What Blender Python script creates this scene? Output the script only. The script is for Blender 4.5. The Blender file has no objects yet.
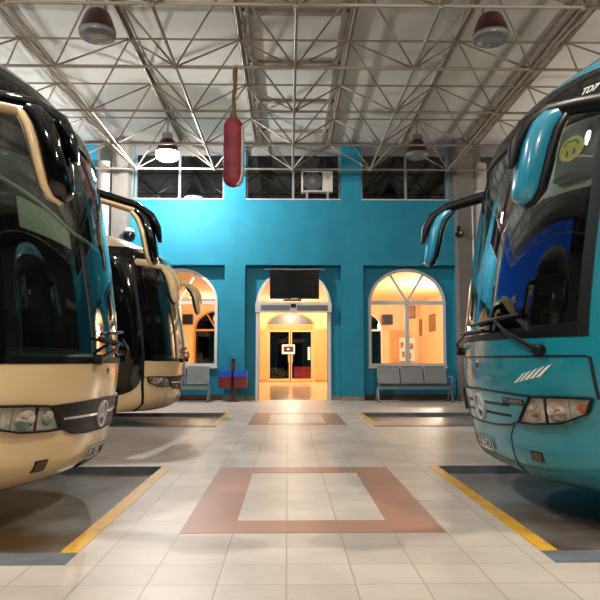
import bpy, math, random
import numpy as np
from mathutils import Vector, Matrix
random.seed(4)
sc = bpy.context.scene
COL = sc.collection

# ------------------------------------------------------------------ camera, sky, exposure
cam_d = bpy.data.cameras.new('camera')
cam = bpy.data.objects.new('camera', cam_d); COL.objects.link(cam)
cam_d.sensor_width = 36.0
cam_d.lens = 36.0 * 672.2 / 600.0
cam_d.clip_end = 300
cam.location = (0, 0, 1.0)
cam.rotation_euler = (math.pi/2 + 0.0904, 0, -0.0179)
sc.camera = cam
sc.view_settings.view_transform = 'Standard'
sc.view_settings.look = 'None'
sc.view_settings.gamma = 1.0
sc.view_settings.use_curve_mapping = False
sc.view_settings.exposure = 0.0

world = bpy.data.worlds.new('dusk_sky'); sc.world = world
world.use_nodes = True
wn = world.node_tree.nodes; wl = world.node_tree.links
bg = wn['Background']
tc = wn.new('ShaderNodeTexCoord'); sx = wn.new('ShaderNodeSeparateXYZ'); cr = wn.new('ShaderNodeValToRGB')
wl.new(tc.outputs['Generated'], sx.inputs[0]); wl.new(sx.outputs['Z'], cr.inputs[0])
cr.color_ramp.elements[0].position = 0.0; cr.color_ramp.elements[0].color = (0.010, 0.060, 0.30, 1)
cr.color_ramp.elements[1].position = 0.6; cr.color_ramp.elements[1].color = (0.006, 0.050, 0.30, 1)
wl.new(cr.outputs[0], bg.inputs['Color'])
bg.inputs['Strength'].default_value = 2.3

LAMP_POWER_LIT = 720      # the high-bay lamp burning at the far left
FILL_POWER = 125  # power of the added ceiling fill
LAMP_POWER_BACK = (470, 440)

# ------------------------------------------------------------------ helpers
def srgb(r, g, b):
    def f(c):
        c /= 255.0
        return c/12.92 if c <= 0.04045 else ((c+0.055)/1.055)**2.4
    return (f(r), f(g), f(b), 1.0)

def mat(name, col, rough=0.5, metal=0.0, coat=0.0, emis=None, estr=0.0, noise=0.0, nscale=6.0, bump=0.0, spec=0.5):
    m = bpy.data.materials.new(name); m.use_nodes = True
    nt = m.node_tree; b = nt.nodes['Principled BSDF']
    b.inputs['Base Color'].default_value = col
    b.inputs['Roughness'].default_value = rough
    b.inputs['Metallic'].default_value = metal
    b.inputs['Coat Weight'].default_value = coat
    b.inputs['Coat Roughness'].default_value = 0.04
    b.inputs['Specular IOR Level'].default_value = spec
    if emis:
        b.inputs['Emission Color'].default_value = emis
        b.inputs['Emission Strength'].default_value = estr
    if noise or bump:
        t = nt.nodes.new('ShaderNodeTexCoord')
        n = nt.nodes.new('ShaderNodeTexNoise'); n.inputs['Scale'].default_value = nscale; n.inputs['Detail'].default_value = 6
        nt.links.new(t.outputs['Object'], n.inputs['Vector'])
        if noise:
            r = nt.nodes.new('ShaderNodeValToRGB')
            r.color_ramp.elements[0].position = 0.3; r.color_ramp.elements[1].position = 0.7
            r.color_ramp.elements[0].color = tuple(c*(1-noise) for c in col[:3]) + (1,)
            r.color_ramp.elements[1].color = tuple(min(1, c*(1+noise*0.6)) for c in col[:3]) + (1,)
            nt.links.new(n.outputs['Fac'], r.inputs[0]); nt.links.new(r.outputs[0], b.inputs['Base Color'])
        if bump:
            bp = nt.nodes.new('ShaderNodeBump'); bp.inputs['Strength'].default_value = bump; bp.inputs['Distance'].default_value = 0.01
            nt.links.new(n.outputs['Fac'], bp.inputs['Height']); nt.links.new(bp.outputs[0], b.inputs['Normal'])
    return m

def glass(name, tint, ior=1.5, rough=0.0, boost=0.0):
    m = bpy.data.materials.new(name); m.use_nodes = True
    nt = m.node_tree; nt.nodes.remove(nt.nodes['Principled BSDF'])
    out = nt.nodes['Material Output']
    fr = nt.nodes.new('ShaderNodeFresnel')
    ge = nt.nodes.new('ShaderNodeNewGeometry'); mr = nt.nodes.new('ShaderNodeMapRange')   # same reflectance from both faces of the thin sheet
    mr.inputs[3].default_value = ior; mr.inputs[4].default_value = 1.0/ior
    nt.links.new(ge.outputs['Backfacing'], mr.inputs[0]); nt.links.new(mr.outputs[0], fr.inputs['IOR'])
    tr = nt.nodes.new('ShaderNodeBsdfTransparent'); tr.inputs['Color'].default_value = tint
    gl = nt.nodes.new('ShaderNodeBsdfGlossy'); gl.inputs['Roughness'].default_value = rough
    gl.inputs['Color'].default_value = (1, 1, 1, 1)
    mx = nt.nodes.new('ShaderNodeMixShader')
    if boost:
        ad = nt.nodes.new('ShaderNodeMath'); ad.operation = 'ADD'; ad.use_clamp = True
        ad.inputs[1].default_value = boost
        nt.links.new(fr.outputs[0], ad.inputs[0]); nt.links.new(ad.outputs[0], mx.inputs[0])
    else:
        nt.links.new(fr.outputs[0], mx.inputs[0])
    nt.links.new(tr.outputs[0], mx.inputs[1]); nt.links.new(gl.outputs[0], mx.inputs[2])
    nt.links.new(mx.outputs[0], out.inputs[0])
    return m

class MB:
    """collects shapes for one mesh object; xf maps every vertex"""
    def __init__(self, xf=None):
        self.v = []; self.f = []; self.xf = xf
    def add(self, vs, fs):
        o = len(self.v)
        for p in vs: self.v.append(tuple(self.xf(*p)) if self.xf else tuple(p))
        for q in fs: self.f.append(tuple(i+o for i in q))
        return self
    def box(self, x0, x1, y0, y1, z0, z1):
        v = [(x0,y0,z0),(x1,y0,z0),(x1,y1,z0),(x0,y1,z0),(x0,y0,z1),(x1,y0,z1),(x1,y1,z1),(x0,y1,z1)]
        return self.add(v, [(0,3,2,1),(4,5,6,7),(0,1,5,4),(1,2,6,5),(2,3,7,6),(3,0,4,7)])
    def bbox(self, x0, x1, y0, y1, z0, z1, r=0.01, n=3):
        """box with rounded vertical+front edges: rounded rectangle (x,z) extruded along y"""
        pts = rrect((x0+x1)/2, (z0+z1)/2, (x1-x0)/2, (z1-z0)/2, r, n)
        return self.prism_y(pts, y0, y1)
    def prism_y(self, pts, y0, y1):
        n = len(pts)
        v = [(p[0], y0, p[1]) for p in pts] + [(p[0], y1, p[1]) for p in pts]
        f = [tuple(range(n)), tuple(reversed(range(n, 2*n)))]
        f += [((i+1) % n, i, i+n, (i+1) % n+n) for i in range(n)]
        return self.add(v, f)
    def prism_x(self, pts, x0, x1):
        n = len(pts)
        v = [(x0, p[0], p[1]) for p in pts] + [(x1, p[0], p[1]) for p in pts]
        f = [tuple(reversed(range(n))), tuple(range(n, 2*n))]
        f += [(i, (i+1) % n, (i+1) % n+n, i+n) for i in range(n)]
        return self.add(v, f)
    def loft(self, path, radii, up=(0,1,0), n=12, p=2.0, cap=True):
        """ellipse sections: radii (a along side, b along up) swept on a path"""
        P = [Vector(q) for q in path]; vs = []; m = len(P)
        U = Vector(up)
        for i, q in enumerate(P):
            d = (P[min(i+1, m-1)] - P[max(i-1, 0)]).normalized()
            s = d.cross(U)
            if s.length < 1e-6: s = d.cross(Vector((1,0,0)))
            s.normalize(); u = s.cross(d).normalized()
            a, b = radii[i] if isinstance(radii, list) else (radii if isinstance(radii, tuple) else (radii, radii))
            for k in range(n):
                th = 2*math.pi*k/n; c, sn = math.cos(th), math.sin(th)
                c = math.copysign(abs(c)**(2/p), c); sn = math.copysign(abs(sn)**(2/p), sn)
                vs.append(q + s*(a*c) + u*(b*sn))
        fs = []
        for i in range(m-1):
            for k in range(n):
                k2 = (k+1) % n
                fs.append((i*n+k, i*n+k2, (i+1)*n+k2, (i+1)*n+k))
        if cap:
            fs.append(tuple(reversed(range(n)))); fs.append(tuple(range((m-1)*n, m*n)))
        return self.add(vs, fs)
    def tube(self, path, r, n=8):
        d = Vector(path[-1]) - Vector(path[0])
        up = (0,0,1) if abs(d.normalized().z) < 0.9 else (0,1,0)
        return self.loft(path, r, up=up, n=n)
    def lathe(self, prof, c=(0,0,0), n=24, axis='z'):
        vs = []
        for r, h in prof:
            for k in range(n):
                a = 2*math.pi*k/n
                if axis == 'z': vs.append((c[0]+r*math.cos(a), c[1]+r*math.sin(a), c[2]+h))
                elif axis == 'y': vs.append((c[0]+r*math.sin(a), c[1]+h, c[2]+r*math.cos(a)))
                else: vs.append((c[0]+h, c[1]+r*math.cos(a), c[2]+r*math.sin(a)))
        fs = []
        for i in range(len(prof)-1):
            for k in range(n):
                k2 = (k+1) % n
                fs.append((i*n+k, i*n+k2, (i+1)*n+k2, (i+1)*n+k))
        fs.append(tuple(reversed(range(n)))); fs.append(tuple(range((len(prof)-1)*n, len(prof)*n)))
        return self.add(vs, fs)
    def grid(self, fn, na, nb, e0, e1):
        """closed slab: fn(a,b,e) for a,b in 0..1"""
        vs = []
        for e in (e1, e0):
            for i in range(na+1):
                for j in range(nb+1):
                    vs.append(fn(i/na, j/nb, e))
        N = (na+1)*(nb+1); ix = lambda i, j: i*(nb+1)+j
        fs = []
        for i in range(na):
            for j in range(nb):
                q = (ix(i,j), ix(i+1,j), ix(i+1,j+1), ix(i,j+1))
                fs.append(q); fs.append(tuple(N+k for k in reversed(q)))
        for i in range(na):
            fs.append((ix(i,0), N+ix(i,0), N+ix(i+1,0), ix(i+1,0)))
            fs.append((ix(i+1,nb), N+ix(i+1,nb), N+ix(i,nb), ix(i,nb)))
        for j in range(nb):
            fs.append((ix(0,j+1), N+ix(0,j+1), N+ix(0,j), ix(0,j)))
            fs.append((ix(na,j), N+ix(na,j), N+ix(na,j+1), ix(na,j+1)))
        return self.add(vs, fs)
    def build(self, name, m, parent=None, smooth=None):
        me = bpy.data.meshes.new(name)
        me.from_pydata(self.v, [], self.f); me.update()
        if smooth is not None:
            me.polygons.foreach_set('use_smooth', [True]*len(me.polygons))
            me.set_sharp_from_angle(angle=math.radians(smooth))
        me.materials.append(m)
        o = bpy.data.objects.new(name, me); COL.objects.link(o)
        if parent: o.parent = parent
        return o

def rrect(cx, cz, hx, hz, r, n=4):
    pts = []
    for sx_, sz_, a0 in ((1,-1,-90), (1,1,0), (-1,1,90), (-1,-1,180)):
        for k in range(n+1):
            a = math.radians(a0 + 90*k/n)
            pts.append((cx + sx_*(hx-r) + r*math.cos(a), cz + sz_*(hz-r) + r*math.sin(a)))
    return pts

def tag(o, label=None, cat=None, group=None, kind=None):
    if label: o['label'] = label
    if cat: o['category'] = cat
    if group: o['group'] = group
    if kind: o['kind'] = kind
    return o

def empty(name, loc=(0,0,0), rz=0.0):
    o = bpy.data.objects.new(name, None); COL.objects.link(o)
    o.location = loc; o.rotation_euler = (0,0,rz); o.empty_display_size = 0.2
    return o

def struct(o): o['kind'] = 'structure'; return o

def copy_tree(o, parent=None):
    c = o.copy(); COL.objects.link(c)
    if parent: c.parent = parent
    for ch in list(o.children): copy_tree(ch, c)
    return c

def text_mesh(body, size, extrude=0.001, bold=0.0, shear=0.0):
    cu = bpy.data.curves.new('txt', 'FONT'); cu.body = body; cu.size = size
    cu.extrude = extrude; cu.offset = bold; cu.shear = shear; cu.align_x = 'CENTER'; cu.align_y = 'CENTER'
    o = bpy.data.objects.new('txt', cu); COL.objects.link(o)
    dg = bpy.context.evaluated_depsgraph_get(); dg.update()
    me = bpy.data.meshes.new_from_object(o.evaluated_get(dg))
    vs = [tuple(v.co) for v in me.vertices]; fs = [tuple(p.vertices) for p in me.polygons]
    bpy.data.objects.remove(o); bpy.data.curves.remove(cu); bpy.data.meshes.remove(me)
    return vs, fs

# ------------------------------------------------------------------ materials
M = {}
M['wall_blue'] = mat('blue_wall_paint', srgb(34, 138, 166), 0.6, noise=0.10, nscale=2.5, bump=0.05, spec=0.3)
M['grey_wall'] = mat('concrete_column', srgb(124, 120, 114), 0.75, noise=0.08, nscale=4)
M['white_pipe'] = mat('pipe_white', srgb(222, 222, 224), 0.35)
M['grey_pipe'] = mat('pipe_grey', srgb(178, 172, 166), 0.5)
M['ceiling'] = mat('ceiling_panel', srgb(200, 198, 192), 0.9, noise=0.06, nscale=1.3)
M['truss'] = mat('white_steel_tube', srgb(146, 134, 118), 0.5, noise=0.10, nscale=5)
M['purlin'] = mat('steel_purlin', srgb(158, 148, 136), 0.6, noise=0.10, nscale=4)
M['beam'] = mat('grey_beam', srgb(150, 138, 126), 0.6)
M['skirting'] = mat('stone_skirting', srgb(150, 130, 108), 0.6, noise=0.2, nscale=8)
M['concrete'] = mat('bay_concrete', srgb(96, 98, 100), 0.34, noise=0.3, nscale=1.6, bump=0.08)
M['kerb'] = mat('blue_grey_kerb', srgb(108, 114, 122), 0.55, noise=0.22, nscale=9)
M['lobby_wall'] = mat('cream_lobby_wall', srgb(234, 198, 148), 0.6)
M['lobby_ceiling'] = mat('lobby_ceiling', srgb(232, 205, 165), 0.7)
M['lobby_floor'] = mat('lobby_tile', srgb(236, 214, 188), 0.13, noise=0.08, nscale=3)
M['wood'] = mat('light_oak', srgb(196, 136, 72), 0.45, noise=0.18, nscale=5)
M['white_frame'] = mat('white_window_frame', srgb(214, 212, 210), 0.4)
M['grey_frame'] = mat('grey_aluminium', srgb(150, 150, 150), 0.4, 0.3)
M['mid_grey'] = mat('mid_grey_mesh', srgb(104, 104, 102), 0.5)
M['silver'] = mat('brushed_silver', srgb(176, 176, 174), 0.32, 0.7)
M['chrome'] = mat('chrome', srgb(225, 225, 228), 0.1, 1.0)
M['steel_seat'] = mat('perforated_steel', srgb(150, 152, 156), 0.3, 0.75)
M['black'] = mat('black_plastic', srgb(13, 13, 15), 0.45, spec=0.3)
M['seal'] = mat('rubber_seal', srgb(5, 5, 6), 0.5, spec=0.2)
M['star'] = mat('bright_star_metal', srgb(222, 222, 220), 0.3, 0.4)
M['rubber'] = mat('tyre_rubber', srgb(18, 18, 18), 0.8)
M['gloss_black'] = mat('gloss_black_paint', srgb(5, 6, 9), 0.06, coat=0.5, spec=0.4)
M['tv'] = mat('dark_screen', srgb(4, 7, 11), 0.3, spec=0.1)
M['dark_glass'] = mat('dark_window_glass', srgb(9, 12, 14), 0.03, spec=0.9)
M['cream'] = mat('cream_paint', srgb(230, 200, 150), 0.25, coat=0.8)
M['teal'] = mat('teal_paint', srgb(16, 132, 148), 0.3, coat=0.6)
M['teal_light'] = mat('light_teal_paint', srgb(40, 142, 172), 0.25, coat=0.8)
M['grille'] = mat('black_grille', srgb(22, 18, 16), 0.4)
M['grille_brown'] = mat('dark_bronze_grille', srgb(24, 17, 13), 0.42, spec=0.3)
M['white'] = mat('white_vinyl', srgb(236, 236, 230), 0.4)
M['plate'] = mat('licence_plate', srgb(226, 224, 218), 0.4)
M['ink'] = mat('dark_lettering', srgb(18, 20, 26), 0.5)
M['reflector'] = mat('lamp_reflector', srgb(205, 200, 188), 0.45, 0.0, noise=0.35, nscale=22)
M['lamp_bowl'] = mat('mirror_bowl', srgb(238, 236, 232), 0.14, 0.9)
M['amber'] = mat('amber_lens', srgb(190, 96, 40), 0.15, coat=0.6)
M['lens'] = glass('clear_lens', (0.92, 0.92, 0.90, 1), 1.25)
M['windshield'] = glass('tinted_windshield', (0.74, 0.78, 0.76, 1), 1.62)
M['pane'] = glass('clear_pane', (0.97, 0.97, 0.97, 1), 1.35)
M['dark_pane'] = glass('tinted_pane', (0.10, 0.11, 0.12, 1), 1.5)
M['interior'] = mat('dark_trim', srgb(22, 24, 26), 0.7)
M['dash'] = mat('dashboard', srgb(34, 36, 38), 0.6)
M['seat_cloth'] = mat('seat_cloth', srgb(30, 46, 60), 0.9)
M['visor'] = mat('green_grey_sun_blind', srgb(176, 196, 172), 0.8)
M['visor_dark'] = mat('dark_visor', srgb(60, 78, 74), 0.6)
M['yellow'] = mat('yellow_print', srgb(232, 222, 72), 0.5)
M['maroon'] = mat('maroon_enamel', srgb(70, 30, 24), 0.3)
M['lamp_glass'] = mat('lamp_glass_off', srgb(150, 148, 146), 0.12, spec=0.8)
M['lamp_on'] = mat('lamp_glass_lit', srgb(255, 250, 240), 0.3, emis=(1.0, 0.97, 0.92, 1), estr=28)
M['lamp_on_warm'] = mat('lamp_glass_lit_warm', srgb(255, 240, 220), 0.3, emis=(1.0, 0.88, 0.70, 1), estr=28)
M['panel_on'] = mat('ceiling_light_lit', srgb(255, 250, 240), 0.4, emis=(1.0, 0.86, 0.62, 1), estr=9)
M['fender'] = mat('weathered_red_canvas', srgb(142, 46, 54), 0.65, noise=0.5, nscale=4)
M['fender_white'] = mat('white_canvas_edge', srgb(196, 186, 180), 0.6)
M['rope'] = mat('brown_rope', srgb(110, 86, 56), 0.9, noise=0.3, nscale=30)
M['red_bin'] = mat('red_bin_plastic', srgb(112, 24, 28), 0.4)
M['blue_bag'] = mat('blue_bin_liner', srgb(20, 80, 190), 0.35)
M['red_post'] = mat('dark_red_post', srgb(88, 24, 28), 0.4)
M['ac'] = mat('air_conditioner_white', srgb(206, 200, 192), 0.5)
M['red_mark'] = mat('red_mark', srgb(190, 40, 36), 0.5)
M['red_seat'] = mat('red_upholstery', srgb(190, 30, 22), 0.6)
M['hedge'] = mat('green_foliage', srgb(70, 84, 34), 0.9, noise=0.5, nscale=14)
M['paper'] = mat('printed_paper', srgb(232, 226, 216), 0.7)
M['dark_print'] = mat('purple_print', srgb(60, 30, 70), 0.6)
M['picture'] = mat('picture_print', srgb(176, 128, 82), 0.6, noise=0.5, nscale=9)
M['oak_pale'] = mat('pale_oak_frame', srgb(218, 172, 116), 0.45)
M['panel_oak'] = mat('oak_panelling', srgb(214, 156, 96), 0.5, noise=0.12, nscale=3)
M['brown'] = mat('dark_brown_wood', srgb(70, 40, 26), 0.5)

def tile_material(name, base, grout, sx_, sy_, ox, oy, rough=0.2, var=0.10):
    m = bpy.data.materials.new(name); m.use_nodes = True
    nt = m.node_tree; b = nt.nodes['Principled BSDF']; L = nt.links.new
    def node(t, **kw):
        n = nt.nodes.new(t)
        for k, v in kw.items(): setattr(n, k, v)
        return n
    g = node('ShaderNodeTexCoord'); s = node('ShaderNodeSeparateXYZ'); L(g.outputs['Object'], s.inputs[0])
    fr = []; fl = []
    for ax, sc_, o in (('X', sx_, ox), ('Y', sy_, oy)):
        a = node('ShaderNodeMath', operation='SUBTRACT'); L(s.outputs[ax], a.inputs[0]); a.inputs[1].default_value = o
        d = node('ShaderNodeMath', operation='DIVIDE'); L(a.outputs[0], d.inputs[0]); d.inputs[1].default_value = sc_
        f = node('ShaderNodeMath', operation='FLOOR'); L(d.outputs[0], f.inputs[0]); fl.append(f)
        r = node('ShaderNodeMath', operation='FRACT'); L(d.outputs[0], r.inputs[0])
        c = node('ShaderNodeMath', operation='SUBTRACT'); L(r.outputs[0], c.inputs[0]); c.inputs[1].default_value = 0.5
        ab = node('ShaderNodeMath', operation='ABSOLUTE'); L(c.outputs[0], ab.inputs[0])
        gt = node('ShaderNodeMath', operation='GREATER_THAN'); L(ab.outputs[0], gt.inputs[0]); gt.inputs[1].default_value = 0.5 - 0.0035/sc_
        fr.append(gt)
    mxg = node('ShaderNodeMath', operation='MAXIMUM'); L(fr[0].outputs[0], mxg.inputs[0]); L(fr[1].outputs[0], mxg.inputs[1])
    cb = node('ShaderNodeCombineXYZ'); L(fl[0].outputs[0], cb.inputs[0]); L(fl[1].outputs[0], cb.inputs[1])
    wnz = node('ShaderNodeTexWhiteNoise'); L(cb.outputs[0], wnz.inputs['Vector'])
    nz = node('ShaderNodeTexNoise'); nz.inputs['Scale'].default_value = 1.7; nz.inputs['Detail'].default_value = 8; nz.inputs['Roughness'].default_value = 0.65
    L(g.outputs['Object'], nz.inputs['Vector'])
    mr = node('ShaderNodeMapRange'); L(wnz.outputs['Value'], mr.inputs[0]); mr.inputs[3].default_value = 1-var; mr.inputs[4].default_value = 1+var*0.5
    m2 = node('ShaderNodeMapRange'); L(nz.outputs['Fac'], m2.inputs[0]); m2.inputs[1].default_value = 0.3; m2.inputs[2].default_value = 0.7
    m2.inputs[3].default_value = 0.78; m2.inputs[4].default_value = 1.06
    mu = node('ShaderNodeMath', operation='MULTIPLY'); L(mr.outputs[0], mu.inputs[0]); L(m2.outputs[0], mu.inputs[1])
    vm = node('ShaderNodeVectorMath', operation='SCALE'); vm.inputs[0].default_value = base[:3]; L(mu.outputs[0], vm.inputs['Scale'])
    mix = node('ShaderNodeMix', data_type='RGBA'); L(mxg.outputs[0], mix.inputs['Factor']); L(vm.outputs[0], mix.inputs['A']); mix.inputs['B'].default_value = grout
    L(mix.outputs['Result'], b.inputs['Base Color'])
    rr = node('ShaderNodeMapRange'); L(nz.outputs['Fac'], rr.inputs[0]); rr.inputs[3].default_value = rough*0.8; rr.inputs[4].default_value = rough*1.35
    L(rr.outputs[0], b.inputs['Roughness'])
    bp = node('ShaderNodeBump'); bp.invert = True; bp.inputs['Strength'].default_value = 0.25; bp.inputs['Distance'].default_value = 0.003
    L(mxg.outputs[0], bp.inputs['Height']); L(bp.outputs[0], b.inputs['Normal'])
    b.inputs['Specular IOR Level'].default_value = 0.32
    return m
TX, TY, OX, OY = 0.312, 0.3025, -0.630, 4.03
M['tile'] = tile_material('beige_floor_tile', srgb(208, 196, 184), srgb(164, 150, 136), TX, TY, OX, OY, rough=0.38)
M['red_tile'] = tile_material('terracotta_floor_tile', srgb(176, 128, 108), srgb(148, 122, 106), TX, TY, OX, OY, rough=0.38)

def worn_paint(name, col, under):
    m = bpy.data.materials.new(name); m.use_nodes = True
    nt = m.node_tree; b = nt.nodes['Principled BSDF']; L = nt.links.new
    t = nt.nodes.new('ShaderNodeTexCoord'); n = nt.nodes.new('ShaderNodeTexNoise'); n.inputs['Scale'].default_value = 7; n.inputs['Detail'].default_value = 10; n.inputs['Roughness'].default_value = 0.7
    r = nt.nodes.new('ShaderNodeValToRGB'); L(t.outputs['Object'], n.inputs['Vector']); L(n.outputs['Fac'], r.inputs[0])
    r.color_ramp.elements[0].position = 0.36; r.color_ramp.elements[0].color = under
    r.color_ramp.elements[1].position = 0.5; r.color_ramp.elements[1].color = col
    L(r.outputs[0], b.inputs['Base Color']); b.inputs['Roughness'].default_value = 0.4
    return m
M['yellow_line'] = worn_paint('worn_yellow_paint', srgb(226, 172, 52), srgb(196, 150, 84))

def stained(name, base, stain, sc_=0.9):
    m = bpy.data.materials.new(name); m.use_nodes = True
    nt = m.node_tree; b = nt.nodes['Principled BSDF']; L = nt.links.new
    t = nt.nodes.new('ShaderNodeTexCoord')
    n = nt.nodes.new('ShaderNodeTexNoise'); n.inputs['Scale'].default_value = sc_; n.inputs['Detail'].default_value = 7
    n2 = nt.nodes.new('ShaderNodeTexNoise'); n2.inputs['Scale'].default_value = 9; n2.inputs['Detail'].default_value = 6
    L(t.outputs['Object'], n.inputs['Vector']); L(t.outputs['Object'], n2.inputs['Vector'])
    r = nt.nodes.new('ShaderNodeValToRGB'); L(n.outputs['Fac'], r.inputs[0])
    r.color_ramp.elements[0].position = 0.42; r.color_ramp.elements[0].color = base
    r.color_ramp.elements[1].position = 0.62; r.color_ramp.elements[1].color = stain
    mu = nt.nodes.new('ShaderNodeMix'); mu.data_type = 'RGBA'; mu.blend_type = 'OVERLAY'; mu.inputs['Factor'].default_value = 0.35
    L(r.outputs[0], mu.inputs['A']); L(n2.outputs['Fac'], mu.inputs['B'])
    L(mu.outputs['Result'], b.inputs['Base Color'])
    b.inputs['Roughness'].default_value = 0.3
    return m
M['concrete'] = stained('oily_bay_concrete', srgb(150, 150, 148), srgb(104, 78, 52))

# ------------------------------------------------------------------ the ground
XL, XR = -1.19, 1.43                    # inner edges of the sunken bays
BAYS = [(3.63, 6.52), (10.56, 13.15)]
SUNK = -0.07
fl = MB()
fl.box(XL, XR, -8, 17.45, -0.3, 0)
ys = [-8, BAYS[0][0], BAYS[0][1], BAYS[1][0], BAYS[1][1], 17.45]
for k in (0, 2, 4):
    fl.box(-15, XL, ys[k], ys[k+1], -0.3, 0)
    fl.box(XR, 15, ys[k], ys[k+1], -0.3, 0)
struct(fl.build('floor', M['tile']))
for (y0, y1) in BAYS:
    for x0, x1 in ((-15, XL), (XR, 15)):
        struct(MB().box(x0, x1, y0, y1, -0.3, SUNK).build('bay_floor', M['concrete']))
def border(x0, x1, y0, y1):
    struct(MB().box(x0, x1, y0, y1, 0.0, 0.002).build('tile_border', M['red_tile']))
for k0, k1 in ((0, 8), (22, 30)):
    ya, yb = OY + k0*TY, OY + k1*TY
    xa, xb = OX, OX + 5*TX
    border(xa, xa+TX, ya, yb); border(xb-TX, xb, ya, yb)
    border(xa+TX, xb-TX, ya, ya+TY); border(xa+TX, xb-TX, yb-TY, yb)
for (y0, y1) in BAYS:
    for s, xi in ((-1, XL), (1, XR)):
        xo = xi - s*0.095
        struct(MB().box(min(xi, xo), max(xi, xo), y0, y1, 0, 0.004).build('yellow_line', M['yellow_line']))
        xf_ = s*15
        a, b = sorted((xo, xf_))
        struct(MB().box(a, b, y0-0.20, y0, 0, 0.003).build('kerb_strip', M['kerb']))
        a, b = sorted((xi, xf_))
        struct(MB().box(a, b, y1-0.012, y1, SUNK, 0.003).build('kerb_face', M['kerb']))

# ------------------------------------------------------------------ the back wall
WY = 17.1; NY = 17.43; WB = 17.62       # wall face, niche face, inside face
WC = 0.13
def arched_panel(mb, x0, x1, z1, ox0, ox1, sill, spring, rise, y0, y1, n=24):
    if ox0 > x0: mb.box(x0, ox0, y0, y1, 0, z1)
    if x1 > ox1: mb.box(ox1, x1, y0, y1, 0, z1)
    if sill > 0: mb.box(ox0, ox1, y0, y1, 0, sill)
    c = (ox0+ox1)/2; h = (ox1-ox0)/2
    pts = [(c + h*math.cos(math.pi*k/n), spring + rise*math.sin(math.pi*k/n)) for k in range(n+1)]
    for k in range(n):
        (xa, za), (xb, zb) = pts[k], pts[k+1]
        mb.prism_y([(xb, zb), (xa, za), (xa, z1), (xb, z1)], y0, y1)
wall = MB()
NTOP = 3.455
wall.box(-4.95, 9.2, WY, WB, NTOP, 5.15)
wall.box(-5.40, -4.95, WY, WB, 0, 6.62)
for x0, x1 in ((-4.95, -4.04), (-1.62, -1.10), (1.36, 1.93), (4.30, 9.2)):
    wall.box(x0, x1, WY, WB, 0, NTOP)
for x0, x1 in ((-4.95, -3.99), (-1.66, -1.10), (1.37, 1.90), (4.18, 5.02), (7.4, 9.2)):
    wall.box(x0, x1, WY, WB, 5.15, 6.62)
hp = MB(); hp.box(-4.95, -3.99, WY-0.012, WY, 5.15, 6.62); hp.box(4.18, 5.02, WY-0.012, WY, 5.15, 6.62)
struct(hp.build('column_head', M['grey_wall']))
arched_panel(wall, -4.04, -1.62, NTOP, -3.83, -1.82, 0.86, 2.50, 0.90, NY, WB)
arched_panel(wall, -1.10, 1.36, NTOP, -0.83, 1.11, 0.0, 2.45, 0.94, NY, WB)
arched_panel(wall, 1.93, 4.30, NTOP, 2.09, 4.10, 0.86, 2.50, 0.90, NY, WB)
struct(wall.build('wall_back', M['wall_blue']))
sk2 = MB()
for a_, b_ in ((-4.04, -1.63), (1.94, 4.29)): sk2.box(a_, b_, NY-0.015, NY, 0, 0.14)
struct(sk2.build('baseboard_niche', mat('dark_skirting', srgb(84, 58, 46), 0.6)))
sk = MB()
for x0, x1 in ((-1.63, -1.09), (1.35, 1.94)):
    sk.box(x0, x1, WY-0.012, WY, 0, 0.10)
sk.box(-1.09, -0.86, NY-0.015, NY, 0, 0.10)
sk.box(1.14, 1.35, NY-0.015, NY, 0, 0.10)
struct(sk.build('baseboard_back', M['skirting']))

# high strip windows
def high_window(n, x0, x1, xm):
    e = struct(empty('window_%d' % n, ((x0+x1)/2, WY+0.2, 5.15)))
    cx = (x0+x1)/2
    z1 = 6.42 - 5.15
    f = MB()
    a, b = x0-cx, x1-cx
    f.box(a, a+0.05, -0.05, 0.03, 0, z1); f.box(b-0.05, b, -0.05, 0.03, 0, z1)
    f.box(a+0.05, b-0.05, -0.05, 0.03, z1-0.05, z1)
    f.build('window_frame', M['grey_frame'], e)
    MB().box(a, b, -0.24, 0.03, 0, 0.025).build('sill', M['white_frame'], e)
    for q in xm: MB().box(q-cx-0.03, q-cx+0.03, -0.06, 0.03, 0.025, z1-0.05).build('mullion', M['grey_frame'], e)
    qs = [x0] + list(xm) + [x1]
    for i in range(len(qs)-1):
        MB().box(qs[i]-cx+0.03, qs[i+1]-cx-0.03, -0.005, 0.005, 0.025, z1-0.05).build('pane', M['dark_glass'], e)
    MB().box(a, b, -0.06, 0.08, z1, 6.62-5.15).build('lintel', M['grey_frame'], e)
    return e
high_window(1, -3.99, -1.66, (-2.83,))
high_window(2, -1.10, 1.37, (0.13,))
high_window(3, 1.90, 4.18, (3.08,))
high_window(4, 5.02, 7.4, (6.2,))

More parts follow.
